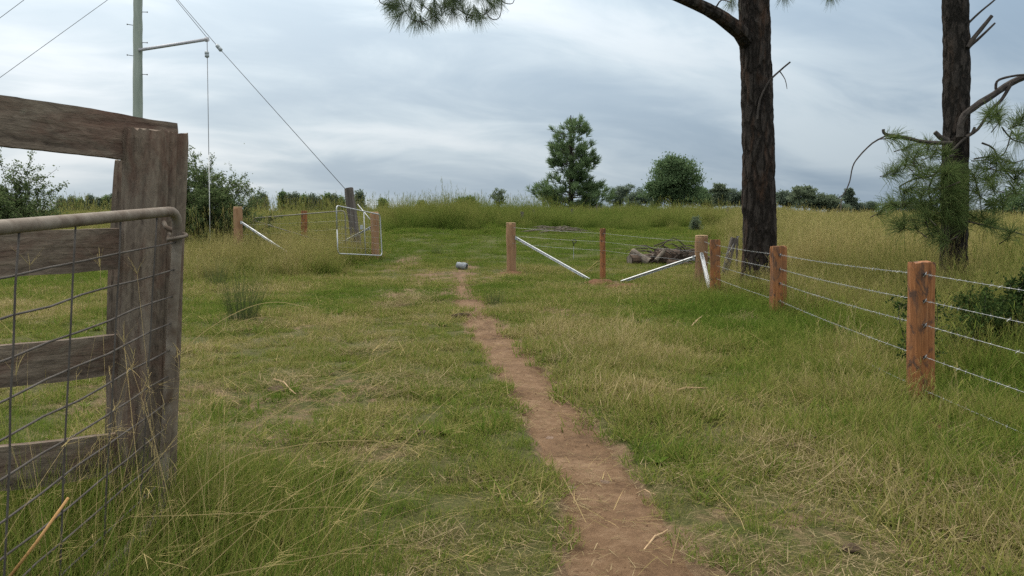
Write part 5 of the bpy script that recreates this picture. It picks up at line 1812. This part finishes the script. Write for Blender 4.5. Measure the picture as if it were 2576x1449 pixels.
def gate_grass():
    rng = np.random.default_rng(91)
    parts = []
    n = 24000
    x, y = rng.uniform(-3.3, -.45, n), rng.uniform(1.7, 4.9, n)
    lim = -.95 - .10 * (y - 3) + .45 * (fbm(x * 1.6, y * 1.6, 92, 2) - .5)
    keep = rng.random(n) < np.clip(1 - (x - lim) / .55, .0, 1) * (.35 + fbm(x * 2.5, y * 2.5, 93, 2))
    x, y = x[keep], y[keep]
    n = len(x)
    base = np.stack([x, y, gz(x, y) - .01], -1)
    L = rng.uniform(.18, .62, n) * (.55 + .75 * fbm(x * 1.7, y * 1.7, 94, 2)) * np.where(y > 3.9, .85, 1.0) * (.92 + .25 * sstep(-1.0, -1.5, x))
    az = rng.normal(.1, 1.5, n)
    parts.append(blades(base, az, L, rng.uniform(.0, .45, n), rng.uniform(.1, 1.3, n), rng.uniform(.0025, .0055, n), 5))
    o = finish(quads_mesh('gate_grass', *(lambda V, Q, r, h: (V, Q, {'rnd': r, 'h': h}))(*join_parts(parts))), 'gate_grass', M['lush'], kind='stuff')
    o['label'] = 'lush uncut green grass around the near gate and post'
    parts = []
    n = 150
    x, y = rng.uniform(-2.4, -.75, n), rng.uniform(2.0, 4.3, n)
    base = np.stack([x, y, gz(x, y)], -1)
    az = rng.normal(.15, .75, n)
    V, Q, r, h = blades(base, az, rng.uniform(.45, 1.15, n), rng.uniform(.15, .95, n), rng.uniform(.2, 1.1, n), rng.uniform(.0022, .0036, n), 8, tip=.5)
    parts.append((V, Q, r, h))
    tips = V.reshape(n, 9, 2, 3)[:, -1].mean(1)
    for k in range(5):
        parts.append(blades(tips - rng.normal(size=(n, 3)) * .006, az + rng.normal(0, .35, n), rng.uniform(.04, .11, n), rng.uniform(.9, 1.7, n), rng.uniform(0, .4, n), np.full(n, .0022), 3, tip=.4))
    n = 60
    x, y = rng.uniform(-1.9, -1.15, n), rng.uniform(3.0, 3.95, n)
    base = np.stack([x, y, gz(x, y)], -1)
    V, Q, r, h = blades(base, rng.uniform(0, 6.28, n), rng.uniform(.5, 1.05, n), rng.uniform(.02, .22, n), rng.uniform(0, .35, n), rng.uniform(.002, .0032, n), 6, tip=.5)
    parts.append((V, Q, r, h))
    tips = V.reshape(n, 7, 2, 3)[:, -1].mean(1)
    for k in range(4):
        parts.append(blades(tips - np.array([0, 0, .02 * k]), rng.uniform(0, 6.28, n), rng.uniform(.03, .07, n), rng.uniform(.1, .9, n), rng.uniform(0, .5, n), np.full(n, .0022), 2, tip=.4))
    # finger seed heads in front of the rails
    for px, py, Y in [(75, 668, 3.0), (252, 672, 3.4), (345, 690, 3.5), (312, 862, 3.4), (40, 945, 2.9)]:
        t = np.array(at(px, py, Y))
        g = np.array([t[0] + rng.uniform(-.15, .15), t[1] + rng.uniform(-.1, .1), float(gz(t[0], t[1]))])
        v = t - g
        L = np.linalg.norm(v)
        a = math.atan2(v[1], v[0]); th = math.acos(v[2] / L)
        parts.append(blades(g[None], np.array([a]), np.array([L]), np.array([th]), np.array([0.0]), np.array([.003]), 6, tip=.8))
        m = 7
        parts.append(blades(np.repeat(t[None], m, 0), rng.uniform(0, 6.28, m), rng.uniform(.05, .12, m), rng.uniform(.1, .75, m), rng.uniform(0, .6, m), np.full(m, .0016), 3, rng.uniform(.2, .6, m), tip=.5))
    # long stems lying across the turf to the right
    for pl in [[(300, 1449, 2.9), (560, 1180, 3.1), (720, 1125, 3.3), (880, 1108, 3.5), (1020, 1118, 3.6), (1115, 1145, 3.65)], [(620, 1090, 4.2), (760, 1000, 4.4), (900, 925, 4.7), (1050, 850, 5.0)],
               [(640, 1100, 4.1), (800, 1010, 4.3), (930, 950, 4.6), (1010, 925, 4.8)], [(440, 900, 3.9), (520, 830, 4.3), (620, 775, 4.6), (700, 760, 4.9), (780, 775, 5.1)], [(450, 930, 3.9), (560, 830, 4.4), (640, 800, 4.7), (700, 797, 4.9)],
               [(400, 1449, 2.8), (620, 1320, 3.0), (820, 1230, 3.3), (1000, 1160, 3.6)], [(500, 1449, 2.8), (700, 1270, 3.1), (900, 1150, 3.4)], [(330, 1300, 3.1), (620, 1290, 3.2), (820, 1275, 3.3), (960, 1290, 3.4)],
               [(540, 1449, 2.8), (800, 1400, 3.0), (950, 1370, 3.2), (1080, 1375, 3.3)], [(420, 1210, 3.6), (640, 1010, 4.2), (800, 960, 4.4), (980, 925, 4.7)], [(230, 1449, 2.7), (330, 1250, 2.9), (470, 1060, 3.2), (560, 900, 3.5)],
               [(640, 1449, 2.9), (720, 1300, 3.1), (760, 1180, 3.3)], [(130, 1449, 2.6), (190, 1200, 2.8), (210, 1000, 2.9), (250, 800, 3.1)]]:
        P = [np.array(at(*p)) for p in pl]
        P = [p + (0 if p[2] > float(gz(p[0], p[1])) + .015 else np.array([0, 0, float(gz(p[0], p[1])) + .02 - p[2]])) for p in P]
        q = []
        for i in range(len(P) - 1):
            p0, p1, p2, p3 = P[max(i - 1, 0)], P[i], P[i + 1], P[min(i + 2, len(P) - 1)]
            for k in range(5):
                t = k / 5
                q.append(.5 * ((2 * p1) + (p2 - p0) * t + (2 * p0 - 5 * p1 + 4 * p2 - p3) * t * t + (3 * p1 - p0 - 3 * p2 + p3) * t ** 3))
        q.append(P[-1])
        q = np.array(q)
        m = len(q)
        w = np.linspace(.0040, .0022, m)[:, None]
        up = np.array([[0, 0, 1.0]])
        V = np.stack([q - up * w / 2, q + up * w / 2], 1).reshape(-1, 3)
        kk = np.arange(m - 1)[:, None] * 2
        parts.append((V, np.concatenate([kk, kk + 1, kk + 3, kk + 2], 1), np.full(2 * m, rng.uniform(.2, .95)), np.full(2 * m, .4)))
    V, Q, r, h = join_parts(parts)
    o = finish(quads_mesh('grass_stems', V, Q, {'rnd': r, 'h': h}), 'grass_stems', M['stem'], kind='stuff')
    o['label'] = 'long pale grass stems arching from the near gate over the turf'
    p = [at(10, 1470, 2.6), at(95, 1360, 2.65), at(172, 1252, 2.7)]
    o = MB().tube(p, [.0055, .005, .0045], 6).build('orange_stalk', M['orange_stalk'], None, True)
    tag(o, 'straight bright orange dead stalk in the bottom left grass', 'stalk')


gate_grass()

# far ridge closing the view
xr = np.linspace(-660, 660, 90)
V = []
for yy, k in [(520, -1), (600, 0), (680, 1)]:
    for x in xr:
        V.append((x, yy, -7 if k else -4 + 9 * fbm(x * .008 + 5, 3.0, 7, 3) + 3 * sstep(120, 330, x)))
me_ = quads_mesh('hills', np.array(V), grid_quads(3, len(xr)))
finish(me_, 'hills', M['hill'], smooth=True, kind='structure')
